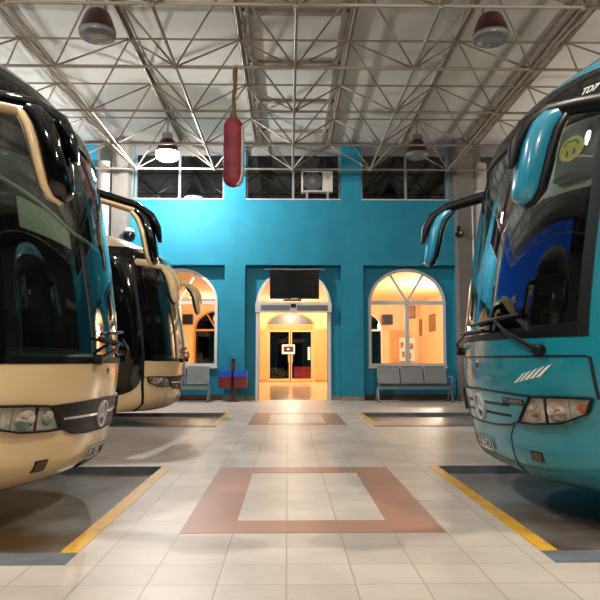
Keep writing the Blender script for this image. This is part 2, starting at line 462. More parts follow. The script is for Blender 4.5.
# arched windows with a fan light above two sashes
def arch_ring(mb, c, h, spring, rise, w, y0, y1, n=28):
    for k in range(n):
        a0, a1 = math.pi*k/n, math.pi*(k+1)/n
        o0 = (c+h*math.cos(a0), spring+rise*math.sin(a0)); o1 = (c+h*math.cos(a1), spring+rise*math.sin(a1))
        i0 = (c+(h-w)*math.cos(a0), spring+(rise-w)*math.sin(a0)); i1 = (c+(h-w)*math.cos(a1), spring+(rise-w)*math.sin(a1))
        mb.prism_y([i1, i0, o0, o1], y0, y1)
def fan_pane(mb, c, h, spring, rise, y0, y1, n=28):
    pts = [(c-h, spring), (c+h, spring)] + [(c+h*math.cos(math.pi*k/n), spring+rise*math.sin(math.pi*k/n)) for k in range(1, n)]
    mb.prism_y(pts, y0, y1)
def arch_window(n, x0, x1, sill, spring, rise, y, fr, pane, w=0.075, fan=(60, 120), sash=True):
    c = (x0+x1)/2; h = (x1-x0)/2
    e = struct(empty('window_%d' % n, (c, y, 0)))
    y0, y1 = -0.05, 0.03
    f = MB()
    arch_ring(f, 0, h, spring, rise, w, y0, y1)
    f.box(-h, -h+w, y0, y1, sill, spring); f.box(h-w, h, y0, y1, sill, spring)
    f.box(-h+w, h-w, y0, y1, sill, sill+w)
    f.build('window_frame', fr, e)
    MB().box(-h, h, y0-0.01, y1, spring-0.04, spring+0.05).build('transom', fr, e)
    if sash:
        MB().box(-0.05, 0.05, y0+0.005, y1, sill+w, spring-0.04).build('mullion', fr, e)
    for a in fan:
        r = math.radians(a); d = (math.cos(r), math.sin(r)); p = (-d[1]*0.028, d[0]*0.028)
        L_ = (rise-w*0.6) if abs(d[0]) < 0.3 else min(h, rise) - w*0.4
        MB().prism_y([(p[0]+d[0]*.02, spring+0.05+p[1]), (-p[0]+d[0]*.02, spring+0.05-p[1]), (d[0]*L_-p[0], spring+d[1]*L_-p[1]), (d[0]*L_+p[0], spring+d[1]*L_+p[1])], y0+0.01, y1-0.01).build('glazing_bar', fr, e)
    q = MB(); fan_pane(q, 0, h-w, spring+0.05, rise-w-0.05, -0.003, 0.003); q.build('fan_light', pane, e)
    if sash:
        MB().box(-h+w, -0.05, -0.003, 0.003, sill+w, spring-0.04).build('pane', pane, e)
        MB().box(0.05, h-w, -0.003, 0.003, sill+w, spring-0.04).build('pane', pane, e)
    else:
        MB().box(-h+w, h-w, -0.003, 0.003, sill+w, spring-0.04).build('pane', pane, e)
    MB().box(-h-0.02, h+0.02, -0.10, 0.03, sill-0.05, sill).build('sill', fr, e)
    return e
arch_window(6, -3.83, -1.82, 0.86, 2.50, 0.90, NY, M['white_frame'], M['pane'])
arch_window(7, 2.09, 4.10, 0.86, 2.50, 0.90, NY, M['white_frame'], M['pane'])

# main doorway: arch frame, automatic sliding head
d1 = struct(empty('door_1', (0.14, NY, 0)))
f = MB(); arch_ring(f, 0, 0.97, 2.45, 0.94, 0.06, -0.06, 0.02)
f.build('arch_frame', M['silver'], d1)
MB().box(-0.97, -0.90, -0.06, 0.03, 0, 2.45).build('jamb', M['white_frame'], d1)
MB().box(0.90, 0.97, -0.06, 0.03, 0, 2.45).build('jamb', M['white_frame'], d1)
hd = MB().bbox(-0.98, 0.98, -0.2, 0.03, 2.25, 2.50, 0.02).build('sliding_door_header', M['silver'], d1)
MB().box(-0.84, -0.09, -0.212, -0.2, 2.29, 2.43).build('grille_panel', M['mid_grey'], hd)
MB().box(0.09, 0.88, -0.212, -0.2, 2.29, 2.43).build('grille_panel', M['mid_grey'], hd)
MB().bbox(-0.07, 0.07, -0.235, -0.2, 2.36, 2.46, 0.02).build('motion_sensor', M['black'], hd)
q = MB(); fan_pane(q, 0, 0.91, 2.50, 0.83, -0.003, 0.003); q.build('fan_light', M['pane'], d1)
MB().box(-0.90, -0.875, 0.05, 0.08, 0, 2.25).build('sliding_leaf_edge', M['silver'], d1)
MB().box(0.875, 0.90, 0.05, 0.08, 0, 2.25).build('sliding_leaf_edge', M['silver'], d1)

# ------------------------------------------------------------------ the lobby behind
LX0, LX1, LY1, LZ = -6.2, 6.2, 32.0, 3.75
struct(MB().box(LX0-0.2, LX1+0.2, 17.45, LY1+0.2, -0.3, 0.0).build('floor_lobby', M['lobby_floor']))
struct(MB().box(LX0-0.2, LX1+0.2, WB, LY1+0.2, LZ, LZ+0.2).build('ceiling_lobby', M['lobby_ceiling']))
struct(MB().box(LX0-0.2, LX0, WB, LY1+0.2, 0, LZ).build('wall_left', M['lobby_wall']))
struct(MB().box(LX1, LX1+0.2, WB, LY1+0.2, 0, LZ).build('wall_right', M['lobby_wall']))
wf = MB()
arched_panel(wf, LX0, -2.0, LZ, -4.45, -2.35, 0.75, 2.45, 0.95, LY1, LY1+0.2)
arched_panel(wf, -2.0, 2.24, LZ, -1.0, 1.24, 0.0, 2.70, 0.60, LY1, LY1+0.2)
arched_panel(wf, 2.24, LX1, LZ, 2.35, 4.5, 0.75, 2.45, 0.95, LY1, LY1+0.2)
struct(wf.build('wall_far', M['lobby_wall']))
for x0, x1 in ((-2.2, -1.06), (1.30, 2.3)):
    struct(MB().box(x0, x1, LY1-0.05, LY1-0.001, 0.12, 2.46).build('wall_panelling', M['panel_oak']))
    struct(MB().box(x0, x1, LY1-0.08, LY1-0.001, 2.46, 2.54).build('trim_1', M['oak_pale']))
bb = MB()
for x0, x1 in ((LX0, -1.05), (1.29, LX1)): bb.box(x0, x1, LY1-0.02, LY1, 0, 0.12)
struct(bb.build('baseboard_far', M['wood']))
arch_window(8, -4.45, -2.35, 0.75, 2.45, 0.95, LY1, M['wood'], M['dark_pane'], fan=(60, 120))
arch_window(9, 2.35, 4.5, 0.75, 2.45, 0.95, LY1, M['white_frame'], M['dark_pane'], fan=(60, 120))
d2 = struct(empty('door_2', (0.12, LY1, 0)))
f = MB(); arch_ring(f, 0, 1.12, 2.70, 0.60, 0.07, -0.06, 0.05); f.build('arch_frame', M['wood'], d2)
MB().box(-1.12, -1.04, -0.06, 0.05, 0, 2.70).build('jamb', M['oak_pale'], d2)
MB().box(1.04, 1.12, -0.06, 0.05, 0, 2.70).build('jamb', M['oak_pale'], d2)
MB().box(-1.04, 1.04, -0.07, 0.05, 2.46, 2.74).build('transom', M['wood'], d2)
MB().box(-1.04, 1.04, -0.05, 0.05, 0, 0.06).build('threshold', M['wood'], d2)
for a in (60, 120):
    r = math.radians(a); d = (math.cos(r), math.sin(r))
    MB().prism_y([(d[0]*.04-.03, 2.74), (d[0]*.04+.03, 2.74), (d[0]*.9+.03, 2.68+d[1]*.56), (d[0]*.9-.03, 2.68+d[1]*.56)], -0.04, 0.03).build('glazing_bar', M['wood'], d2)
q = MB(); fan_pane(q, 0, 1.05, 2.74, 0.5, -0.003, 0.003); q.build('fan_light', mat('frosted_fan_light', srgb(96, 100, 104), 0.3), d2)
for s in (-1, 1):
    lf = MB()
    a, b = (-1.03, -0.02) if s < 0 else (0.02, 1.03)
    lf.box(a, a+0.05, -0.03, 0.03, 0.06, 2.46); lf.box(b-0.05, b, -0.03, 0.03, 0.06, 2.46)
    lf.box(a+0.05, b-0.05, -0.03, 0.03, 0.06, 0.16); lf.box(a+0.05, b-0.05, -0.03, 0.03, 2.38, 2.46)
    leaf = lf.build('door_leaf', M['oak_pale'], d2)
    MB().box(a+0.05, b-0.05, -0.004, 0.004, 0.16, 2.38).build('pane', M['pane'], leaf)
    hx = -0.10 if s < 0 else 0.10
    MB().tube([(hx, -0.07, 0.95), (hx, -0.07, 1.35)], 0.015).build('door_handle', M['silver'], leaf)
door3 = struct(empty('door_3', (5.3, LY1, 0)))
MB().box(-0.42, 0.42, -0.05, -0.005, 0, 2.42).build('door_leaf', M['wood'], door3)
fr = MB(); fr.box(-0.50, -0.42, -0.06, -0.005, 0, 2.5); fr.box(0.42, 0.50, -0.06, -0.005, 0, 2.5); fr.box(-0.42, 0.42, -0.06, -0.005, 2.42, 2.5)
fr.build('door_frame', mat('pale_oak', srgb(216, 166, 104), 0.5), door3)
MB().tube([(-0.34, -0.09, 1.05), (-0.22, -0.09, 1.05)], 0.014).build('door_handle', M['silver'], door3)

def lobby_light(x, y, lab, power, colr=(1.0, 0.80, 0.52)):
    e = empty('ceiling_light', (x, y, LZ))
    MB().box(-0.6, 0.6, -0.15, 0.15, -0.06, 0).build('housing', M['white_frame'], e)
    MB().box(-0.57, 0.57, -0.12, 0.12, -0.075, -0.06).build('diffuser', M['panel_on'], e)
    tag(e, lab, 'light', 'ceiling lights in the lobby')
    if not power: return e
    ld = bpy.data.lights.new('lobby_point_light', 'POINT'); ld.shadow_soft_size = 0.35
    ld.energy = power; ld.color = colr
    lo = bpy.data.objects.new('lobby_point_light', ld); COL.objects.link(lo); lo.parent = e; lo.location = (0, 0, -0.55)
    return e
lobby_light(0.13, 29.6, 'lit ceiling light in the lobby in line with the glass doors', 330, (1.0, 0.83, 0.62))
lobby_light(5.15, 30.8, 'lit white ceiling light seen through the right arched window', 0)
ld = bpy.data.lights.new('lobby_point_light', 'POINT'); ld.shadow_soft_size = 0.3; ld.energy = 950; ld.color = (1.0, 0.93, 0.78)  # added unseen light for the right of the lobby, no fixture here
lo = bpy.data.objects.new('lobby_point_light', ld); COL.objects.link(lo); lo.location = (5.7, 23.6, 3.1)
lobby_light(-3.6, 28.5, 'lit ceiling light seen through the left arched window', 110, (1.0, 0.74, 0.45))

def loudspeaker(x, y, z, lab):
    e = empty('wall_speaker', (x, y, z))
    MB().bbox(-0.24, 0.24, -0.26, 0, -0.24, 0.24, 0.03).build('cabinet', M['brown'], e)
    MB().bbox(-0.20, 0.20, -0.275, -0.26, -0.2, 0.2, 0.02).build('front_cloth', M['black'], e)
    MB().box(-0.05, 0.05, 0, 0.12, -0.04, 0.04).build('bracket', M['black'], e)
    tag(e, lab, 'speaker', 'wall speakers in the lobby')
loudspeaker(4.72, 31.88, 2.95, 'dark box speaker high on the lobby wall seen through the right arched window')
loudspeaker(-4.72, 31.88, 2.95, 'dark box speaker high on the lobby wall seen through the left arched window')

def picture(x, y, z, w, h, lab, side=False, m='picture'):
    e = empty('picture_frame', (x, y, z), math.pi/2 if side else 0)
    fr = MB(); t = 0.035
    fr.box(-w/2, w/2, -0.03, 0, -h/2, -h/2+t); fr.box(-w/2, w/2, -0.03, 0, h/2-t, h/2)
    fr.box(-w/2, -w/2+t, -0.03, 0, -h/2+t, h/2-t); fr.box(w/2-t, w/2, -0.03, 0, -h/2+t, h/2-t)
    fr.build('frame', M['brown'], e)
    MB().box(-w/2+t, w/2-t, -0.012, 0, -h/2+t, h/2-t).build('picture', M[m], e)
    tag(e, lab, 'picture', 'framed pictures on the lobby wall')
# on the right wall (faces -x): rotate -90 so local -y points to -x
def picture_r(y, z, w, h, lab):
    picture(LX1, y, z, w, h, lab); o = [k for k in bpy.data.objects if k.name.startswith('picture_frame') and k.get('label') == lab][0]
    o.rotation_euler = (0, 0, -math.pi/2)
picture_r(28.7, 2.62, 1.2, 0.7, 'dark framed picture hung lower on the lobby side wall')
picture_r(31.2, 2.55, 0.5, 0.75, 'narrow pale framed notice near the lobby corner')
picture(5.86, LY1, 3.32, 0.46, 0.6, 'small framed notice high in the lobby corner')
bo = empty('notice_board', (5.72, LY1-0.02, 0.0))
MB().box(-0.42, 0.32, -0.04, 0, 1.0, 2.1).build('board', M['paper'], bo)
for i, (x, z) in enumerate(((-0.3, 1.75), (-0.05, 1.8), (0.16, 1.7), (-0.24, 1.3), (0.05, 1.25))):
    MB().box(x-0.08, x+0.08, -0.047, -0.04, z-0.14, z+0.14).build('leaflet', M['picture'], bo)
tag(bo, 'pale notice board with pinned leaflets beside the orange lobby door', 'notice board')
ch = empty('sideboard', (5.62, 31.6, 0))
MB().box(-0.5, 0.42, -0.25, 0.25, 0.08, 0.85).build('body', M['brown'], ch)
MB().box(-0.53, 0.45, -0.28, 0.25, 0.85, 0.89).build('top', M['wood'], ch)
for a in (-0.46, 0.36):
    for b in (-0.21, 0.21): MB().box(a-0.03, a+0.03, b-0.03, b+0.03, 0, 0.08).build('leg', M['brown'], ch)
tag(ch, 'dark brown sideboard under the notice board in the lobby', 'sideboard')

# sign across the inner doors, paper, things outside the glass
sg = empty('door_sign', (0.02, LY1-0.1, 1.55))
MB().box(-0.30, 0.30, -0.012, 0.012, -0.22, 0.22).build('board', M['paper'], sg)
MB().box(-0.23, 0.25, -0.018, -0.012, -0.13, 0.14).build('dark_panel', M['dark_print'], sg)
MB().box(-0.06, 0.05, -0.022, -0.018, -0.03, 0.05).build('white_mark', M['paper'], sg)
tag(sg, 'small white sign with a dark panel on the inner glass doors', 'sign')
pp = MB().box(0.94, 1.06, LY1-0.075, LY1-0.062, 1.05, 1.65).build('paper_notice', M['paper'])
tag(pp, 'narrow white paper notice on the right door frame of the lobby doors', 'notice')
struct(MB().box(-14, 14, 40, 40.2, -0.3, 9).build('sky_block_wall', mat('near_black_wall', srgb(9, 9, 9), 0.9)))  # unseen wall added to block the sky, night darkness put into its colour
struct(MB().box(-14, 14, LY1+0.2, 40, 4.4, 4.6).build('sky_block_roof', M['lobby_ceiling']))  # unseen roof added to keep sky light off the door glass
struct(MB().box(-8, 8, LY1+0.2, 40, -0.3, -0.01).build('terrace_floor', M['concrete']))
rs = empty('red_bench_seat', (0.72, 33.6, -0.01))
MB().bbox(-0.42, 0.42, -0.3, 0.35, 0.08, 0.42, 0.05).build('seat', M['red_seat'], rs)
MB().bbox(-0.42, 0.42, 0.25, 0.4, 0.42, 0.72, 0.05).build('backrest', M['red_seat'], rs)
for a in (-0.36, 0.36): MB().box(a-0.03, a+0.03, -0.2, 0.2, 0, 0.08).build('foot', M['black'], rs)
tag(rs, 'low red seat seen through the right leaf of the glass doors', 'seat')
def planter(x, w, lab):
    e = empty('planter', (x, 33.8, -0.01))
    MB().box(-w/2, w/2, -0.2, 0.2, 0, 0.25).build('trough', M['brown'], e)
    hb = MB()
    rnd = random.Random(int(x*100))
    for k in range(90):
        px, py, pz = rnd.uniform(-w/2, w/2), rnd.uniform(-.2, .2), rnd.uniform(.25, .62)
        a = rnd.uniform(0, 6.28); r = 0.06
        c, s = math.cos(a)*r, math.sin(a)*r
        hb.add([(px-c, py-s, pz), (px+s, py-c, pz+.03), (px+c, py+s, pz+.05), (px-s, py+c, pz+.02), (px, py, pz+.09)], [(0,1,4), (1,2,4), (2,3,4), (3,0,4), (3,2,1,0)])
    hb.build('foliage', M['hedge'], e)
    tag(e, lab, 'planter', 'low green planters outside the glass doors')
planter(-0.58, 0.7, 'low green planter seen through the left leaf of the glass doors')
planter(1.36, 0.30, 'low green planter just right of the red seat behind the glass')

# ------------------------------------------------------------------ the rest of the hall: open on the left towards the dusk sky
M['dark_wall'] = mat('dark_outer_wall', srgb(46, 44, 44), 0.7)
M['brown_wall'] = mat('brown_building', srgb(120, 84, 60), 0.8, noise=0.2, nscale=2)
struct(MB().box(9.0, 9.2, -9, 17.1, -0.3, 6.72).build('wall_outer_right', M['dark_wall']))
struct(MB().box(-9.2, -9.0, -9, 3.4, -0.3, 6.72).build('wall_outer_left', M['dark_wall']))
struct(MB().box(-9.2, 9.2, -9.2, -9.0, -0.3, 6.72).build('wall_behind', M['dark_wall']))
struct(MB().box(-20, -13.0, 2, 34, -0.3, 5.2).build('building_across_the_yard', M['brown_wall']))

# ------------------------------------------------------------------ columns and pipes
def column(x0, x1, xp, lab, mirror):
    e = struct(empty('column', ((x0+x1)/2, 16.9, 0)))
    h = (x1-x0)/2
    MB().box(-h, h, -0.2, 0.195, 0.0, 6.6).build('shaft', M['grey_wall'], e)
    MB().box(-h-0.02, h+0.02, -0.22, 0.19, 0, 0.10).build('plinth', M['skirting'], e)
    p = MB().lathe([(0.17, 0), (0.17, 5.35)], (xp-(x0+x1)/2, 0.0, 0), 20).build('downpipe', M['white_pipe'], e, 40)
    MB().lathe([(0.17, 5.35), (0.19, 5.36), (0.19, 6.05), (0.17, 6.06)], (xp-(x0+x1)/2, 0.0, 0), 20).build('pipe_collar', M['grey_pipe'], e, 40)  # upper stretch wider and grey, lower stretch white
    return e
cl = column(-4.44, -4.05, -4.66, '', False)
crr = column(4.30, 4.72, 4.92, '', True)
MB().tube([(0.16, -0.225, 0.1), (0.16, -0.225, 5.1)], 0.024, 10).build('conduit', M['white_pipe'], crr)
vs, fs = text_mesh('6', 0.2, 0.004)
t6 = MB(); t6.add([(v[0]+0.06-0.22, -0.17-v[2]-0.004, v[1]+4.62) for v in vs], fs); t6.build('number', M['ink'], cl)
vs, fs = text_mesh('v', 0.1, 0.004)
t6 = MB(); t6.add([(v[0]+0.14-0.22, -0.16-v[2]-0.004, v[1]+4.70) for v in vs], fs); t6.build('letter', M['ink'], cl)

dc = empty('round_camera_dome', (-3.96, 16.62, 4.10))
sp = [(0.16*math.sin(math.radians(a))+0.001, -0.16*math.cos(math.radians(a))) for a in range(0, 181, 12)]
MB().lathe(sp, (0, -0.02, 0), 24).build('dome', M['gloss_black'], dc, 60)
MB().lathe([(0.12, 0.08), (0.13, 0.16), (0.05, 0.2)], (0, -0.02, 0), 20).build('cap', M['white_frame'], dc, 40)
MB().box(-0.12, -0.03, 0.02, 0.08, 0.10, 0.18).build('arm', M['white_frame'], dc)
tag(dc, 'round glossy black dome fixed to the column left of the arched wall', 'camera')
cc = empty('security_camera', (4.30, 16.66, 4.18))
MB().lathe([(0.05, -0.22), (0.075, -0.21), (0.075, 0.06), (0.05, 0.07)], (0, 0, 0), 16, 'y').build('camera_body', M['black'], cc, 40)
MB().lathe([(0.045, -0.245), (0.05, -0.22)], (0, 0, 0), 16, 'y').build('lens', M['chrome'], cc, 40)
MB().box(-0.03, 0.03, -0.02, 0.04, 0.07, 0.16).build('bracket', M['black'], cc)
MB().lathe([(0.04, 0.0), (0.04, 0.05)], (0.0, -0.02, 0.16), 12).build('mount', M['black'], cc)
tag(cc, 'small black security camera on the right column above the arched window', 'camera')

# ------------------------------------------------------------------ ceiling and space frame
struct(MB().box(-9.2, 9.2, -9.2, 17.65, 6.72, 6.9).build('ceiling', M['ceiling']))
S_ = 1.9; BX, BY, BZ = 0.106, 8.446, 5.66
TXo, TYo, TZ = 0.106+0.95, 11.21, 6.54
sf = struct(empty('space_frame', (0, 0, 0)))
IB = range(-4, 5); JB = range(-8, 5)
IT = range(-5, 5); JT = range(-9, 4)
bnode = lambda i, j: (BX+i*S_, BY+j*S_, BZ)
tnode = lambda i, j: (TXo+i*S_, TYo+j*S_, TZ)
for j in JB:
    MB().tube([bnode(-4, j), bnode(4, j)], 0.025, 8).build('lower_chord', M['truss'], sf, 50)
for i in IB:
    MB().tube([bnode(i, -8), bnode(i, 4)], 0.025, 8).build('lower_chord', M['truss'], sf, 50)
for j in JT:
    MB().tube([tnode(-5, j), tnode(4, j)], 0.020, 8).build('upper_chord', M['truss'], sf, 50)
for i in IT:
    MB().tube([tnode(i, -9), tnode(i, 3)], 0.022, 8).build('upper_chord', M['truss'], sf, 50)
for j in JB:
    dg_ = MB(); nd = MB()
    for i in IB:
        b = bnode(i, j)
        sp = [(0.05*math.sin(math.radians(a))+0.001, -0.05*math.cos(math.radians(a))) for a in range(0, 181, 30)]
        nd.lathe(sp, b, 10)
        for di in (-1, 0):
            for dj in (-2, -1):
                ti, tj = i+di, j+dj
                if ti in IT and tj in JT: dg_.tube([b, tnode(ti, tj)], 0.0175, 6)
    dg_.build('diagonal_struts', M['truss'], sf, 50)
    nd.build('node_joints', M['truss'], sf, 50)
pl = struct(empty('roof_purlins', (0, 0, 0)))
for i in IT:
    x = TXo+i*S_
    MB().box(x-0.045, x-0.02, -9, 17.1, TZ+0.07, 6.72).build('purlin', M['purlin'], pl)
    MB().box(x+0.05, x+0.07, -9, 17.1, TZ+0.11, 6.72).build('purlin', M['purlin'], pl)
for j in range(-8, 4):
    y = TYo+(j-0.35)*S_
    MB().box(TXo-S_+0.1, TXo-0.06, y-0.06, y+0.06, 6.66, 6.72).build('cross_rail', M['beam'], pl)
MB().box(TXo-S_+0.14, TXo-S_+0.2, -9, 17.1, 6.65, 6.72).build('edge_rail', M['beam'], pl)
MB().box(TXo-0.18, TXo-0.12, -9, 17.1, 6.65, 6.72).build('edge_rail', M['beam'], pl)
for x in (-4.62, 4.66):
    struct(MB().box(x-0.14, x+0.14, -9, 16.7, 6.66, 6.72).build('roof_beam', M['beam']))

# ------------------------------------------------------------------ high-bay lamps
def lamp(x, y, label, lit=None, power=0, colr=(1, 1, 1)):
    e = empty('high_bay_lamp', (x, y, 5.78))
    MB().tube([(0, 0, 0.42), (0, 0, 0.76)], 0.018).build('rod', M['purlin'], e)
    MB().bbox(-0.11, 0.11, -0.09, 0.09, 0.26, 0.44, 0.02).build('ballast_box', M['grey_frame'], e)
    MB().lathe([(0.08, 0.30), (0.15, 0.29), (0.18, 0.25), (0.225, 0.13), (0.268, 0.0), (0.255, 0.0), (0.21, 0.12), (0.10, 0.22)], (0,0,0), 28).build('shade', M['maroon'], e, 50)
    g = M['lamp_glass'] if not lit else M[lit]
    MB().lathe([(r_, h_*(1.5 if label.startswith('glowing') else 1.0)) for r_, h_ in [(0.262, 0.0), (0.264, -0.05), (0.245, -0.095), (0.19, -0.12), (0.10, -0.135), (0.02, -0.14)]], (0,0,0), 28).build('glass_bowl', g, e, 60)  # bowl of the glowing lamp deepened to suggest its glare
    tag(e, label, 'lamp', 'high-bay lamps under the roof frame')
    if power:
        ld = bpy.data.lights.new('bulb_light', 'POINT'); ld.energy = power; ld.color = colr; ld.shadow_soft_size = 0.05
        lo = bpy.data.objects.new('bulb_light', ld); COL.objects.link(lo); lo.parent = e; lo.location = (0, 0, -0.27)
    return e
lamp(-2.78, 9.45, 'unlit high-bay lamp with maroon shade at the upper left, nearest on that side')
lamp(2.98, 9.45, 'unlit high-bay lamp with maroon shade at the upper right, nearest on that side')
lamp(2.98, 15.15, 'unlit high-bay lamp hanging before the right high strip window')
lamp(-2.78, 15.15, 'glowing high-bay lamp burning bright white at the far left', 'lamp_on', LAMP_POWER_LIT, (1.0, 0.97, 0.93))
lamp(-2.78, 3.75, 'lit cool white lamp over the near left bay, seen only in reflections', 'lamp_on', LAMP_POWER_BACK[0], (1.0, 0.96, 0.91))
lamp(2.98, 3.75, 'lit warm lamp over the near right bay, seen only in reflections', 'lamp_on_warm', LAMP_POWER_BACK[1], (1.0, 0.90, 0.78))
lamp(-2.78, -2.0, 'lit lamp behind the viewer on the left, seen only in reflections', 'lamp_on', LAMP_POWER_BACK[0], (1.0, 0.96, 0.91))
lamp(2.98, -2.0, 'lit lamp behind the viewer on the right, seen only in reflections', 'lamp_on_warm', LAMP_POWER_BACK[1], (1.0, 0.90, 0.78))

# added unseen fill lights, fixtures included, that brighten the ceiling
def ceiling_fill(x, y, label, power, colr):
    e = empty('ceiling_fill_fixture', (x, y, 4.0)); s = 1 if x > 0 else -1
    MB().prism_y([(-.2, 0), (.2, 0), (.28, .12), (-.28, .12)], -1.4, 1.4).build('trough', M['grey_frame'], e)
    MB().box(-.24, .24, -1.35, 1.35, .12, .13).build('diffuser', M['lamp_glass'], e)
    a_, b_ = sorted((-s*.27, -s*.31)); MB().box(a_, b_, -1.5, 1.5, .0, .275).build('lip', M['grey_frame'], e)  # baffle keeping the added fill out of the windshield reflections
    MB().box(min(.2*s, s*(9.0-abs(x))), max(.2*s, s*(9.0-abs(x))), -.05, .05, .02, .08).build('bracket', M['grey_frame'], e)
    tag(e, label, 'light', 'added fill lights above the coaches')
    ld = bpy.data.lights.new('ceiling_fill', 'AREA'); ld.shape = 'RECTANGLE'; ld.size = 2.6; ld.size_y = .12; ld.energy = power; ld.color = colr
    lo = bpy.data.objects.new('ceiling_fill', ld); COL.objects.link(lo); lo.parent = e; lo.location = (-s*.1, 0, .2)
    lo.rotation_euler = Vector((-s*math.sin(math.radians(62)), 0, math.cos(math.radians(62)))).to_track_quat('-Z', 'Y').to_euler()
ceiling_fill(8.3, 8.5, 'added fill light above the teal coach, out of the picture', FILL_POWER, (1.0, .86, .72))
ceiling_fill(8.3, 14.5, 'added fill light near the blue wall on the right, out of the picture', FILL_POWER, (1.0, .86, .72))
ceiling_fill(-7.6, 8.5, 'added fill light above the near cream coach, out of the picture', FILL_POWER*1.15, (.93, 1.0, .96))
ceiling_fill(-7.6, 14.5, 'added fill light above the second cream coach, out of the picture', FILL_POWER*1.15, (.93, 1.0, .96))

# ------------------------------------------------------------------ coaches
def pchip(xs, ys):
    xs = np.array(xs, float); ys = np.array(ys, float); h = np.diff(xs); d = np.diff(ys)/h
    m = np.zeros(len(xs)); m[0] = d[0]; m[-1] = d[-1]
    for i in range(1, len(xs)-1):
        if d[i-1]*d[i] > 0:
            w1 = 2*h[i]+h[i-1]; w2 = h[i]+2*h[i-1]; m[i] = (w1+w2)/(w1/d[i-1]+w2/d[i])
    def f(x):
        x = min(max(x, xs[0]), xs[-1]); i = min(max(int(np.searchsorted(xs, x))-1, 0), len(h)-1)
        t = (x-xs[i])/h[i]; a = ys[i]; b = ys[i+1]
        return float((1+2*t)*(1-t)**2*a + t*(1-t)**2*h[i]*m[i] + t*t*(3-2*t)*b + t*t*(t-1)*h[i]*m[i+1])
    return f
SETB = pchip([.20,.24,.30,.38,.62,.85,1.02,1.15,1.52,1.95,2.39,2.70,2.90,3.05,3.18,3.30,3.40,3.48,3.52],
             [.30,.19,.12,.085,.045,.01,0.0,.005,.045,.11,.19,.285,.41,.60,.79,.98,1.25,1.65,2.2])
BW, BD, BN = 1.27, .75, 2.3
LEN = 7.2
def half_w(z): return BW-(.25*((z-2.6)/.9)**2 if z > 2.6 else 0)-(.06*((.45-z)/.25)**2 if z < .45 else 0)
ZK = [1.0]          # how much of the roof dome above the windshield a coach keeps
def S0(t, z):
    z_in = z
    W = half_w(z); a = abs(t)
    if a < W:
        x = -BD*(1-max(0, 1-(a/W)**BN)**(1/BN)); y = a
    else: x = -BD-(a-W); y = W
    return Vector((x-SETB(z), math.copysign(y, t), (z if z < 2.7 else 2.7+(z-2.7)*ZK[0])-SUNK))
def SF(t, z, e=0.0):
    """point on the coach skin, t across the nose (t past the corner runs back along the side), e outward"""
    p = S0(t, z)
    if e:
        d = 0.01
        n = (S0(t+d, z)-S0(t-d, z)).cross(S0(t, z+d)-S0(t, z-d))
        if n.length > 1e-9: p = p + n.normalized()*e
    return p
def lerp_pts(pts, a):
    L_ = [0.0]
    for p, q in zip(pts, pts[1:]): L_.append(L_[-1]+math.hypot(q[0]-p[0], q[1]-p[1]))
    s = a*L_[-1]
    for i in range(len(pts)-1):
        if s <= L_[i+1] or i == len(pts)-2:
            k = (s-L_[i])/max(1e-9, L_[i+1]-L_[i]); k = min(1, max(0, k))
            return (pts[i][0]+(pts[i+1][0]-pts[i][0])*k, pts[i][1]+(pts[i+1][1]-pts[i][1])*k)
def skin(bottom, top, na, nb, e0, e1, mb=None):
    """slab on the skin between two (t,z) polylines"""
    mb = mb or MB()
    def fn(a, b, e):
        p = lerp_pts(bottom, a); q = lerp_pts(top, a)
        return SF(p[0]+(q[0]-p[0])*b, p[1]+(q[1]-p[1])*b, e)
    return mb.grid(fn, na, nb, e0, e1)
def rect(t0, t1, z0, z1, na, nb, e0, e1, mb=None): return skin([(t0, z0), (t1, z0)], [(t0, z1), (t1, z1)], na, nb, e0, e1, mb)
def strip(path, w, e0, e1, n=24, mb=None):
    """thin line of width w following a (t,z) path on the skin"""
    mb = mb or MB()
    def fn(a, b, e):
        p = lerp_pts(path, a); q = lerp_pts(path, min(1, a+.01)); o = lerp_pts(path, max(0, a-.01))
        d = (q[0]-o[0], q[1]-o[1]); L_ = math.hypot(*d) or 1
        return SF(p[0]-d[1]/L_*w*(b-.5), p[1]+d[0]/L_*w*(b-.5), e)
    return mb.grid(fn, n, 1, e0, e1)
def tvals(t0, t1, n): return [t0+(t1-t0)*k/n for k in range(n+1)]
# dense stations across nose and along the sides
def ring_ts(tmax):
    front = [BW*math.sin(math.radians(a)) for a in range(-90, 91, 4)]
    side = [BW+d for d in (0.1, 0.4, 0.9, 1.6, 2.6, 4.0, 5.2, LEN-BD) if BW+d <= tmax]
    return [-s for s in reversed(side)] + front + side
def shell(zs, tmax, e0=-0.035, e1=0.0, ts=None):
    mb = MB(); ts = ts or ring_ts(tmax)
    na, nb = len(ts)-1, len(zs)-1
    return mb.grid(lambda a, b, e: SF(ts[int(round(a*na))], zs[int(round(b*nb))], e), na, nb, e0, e1)

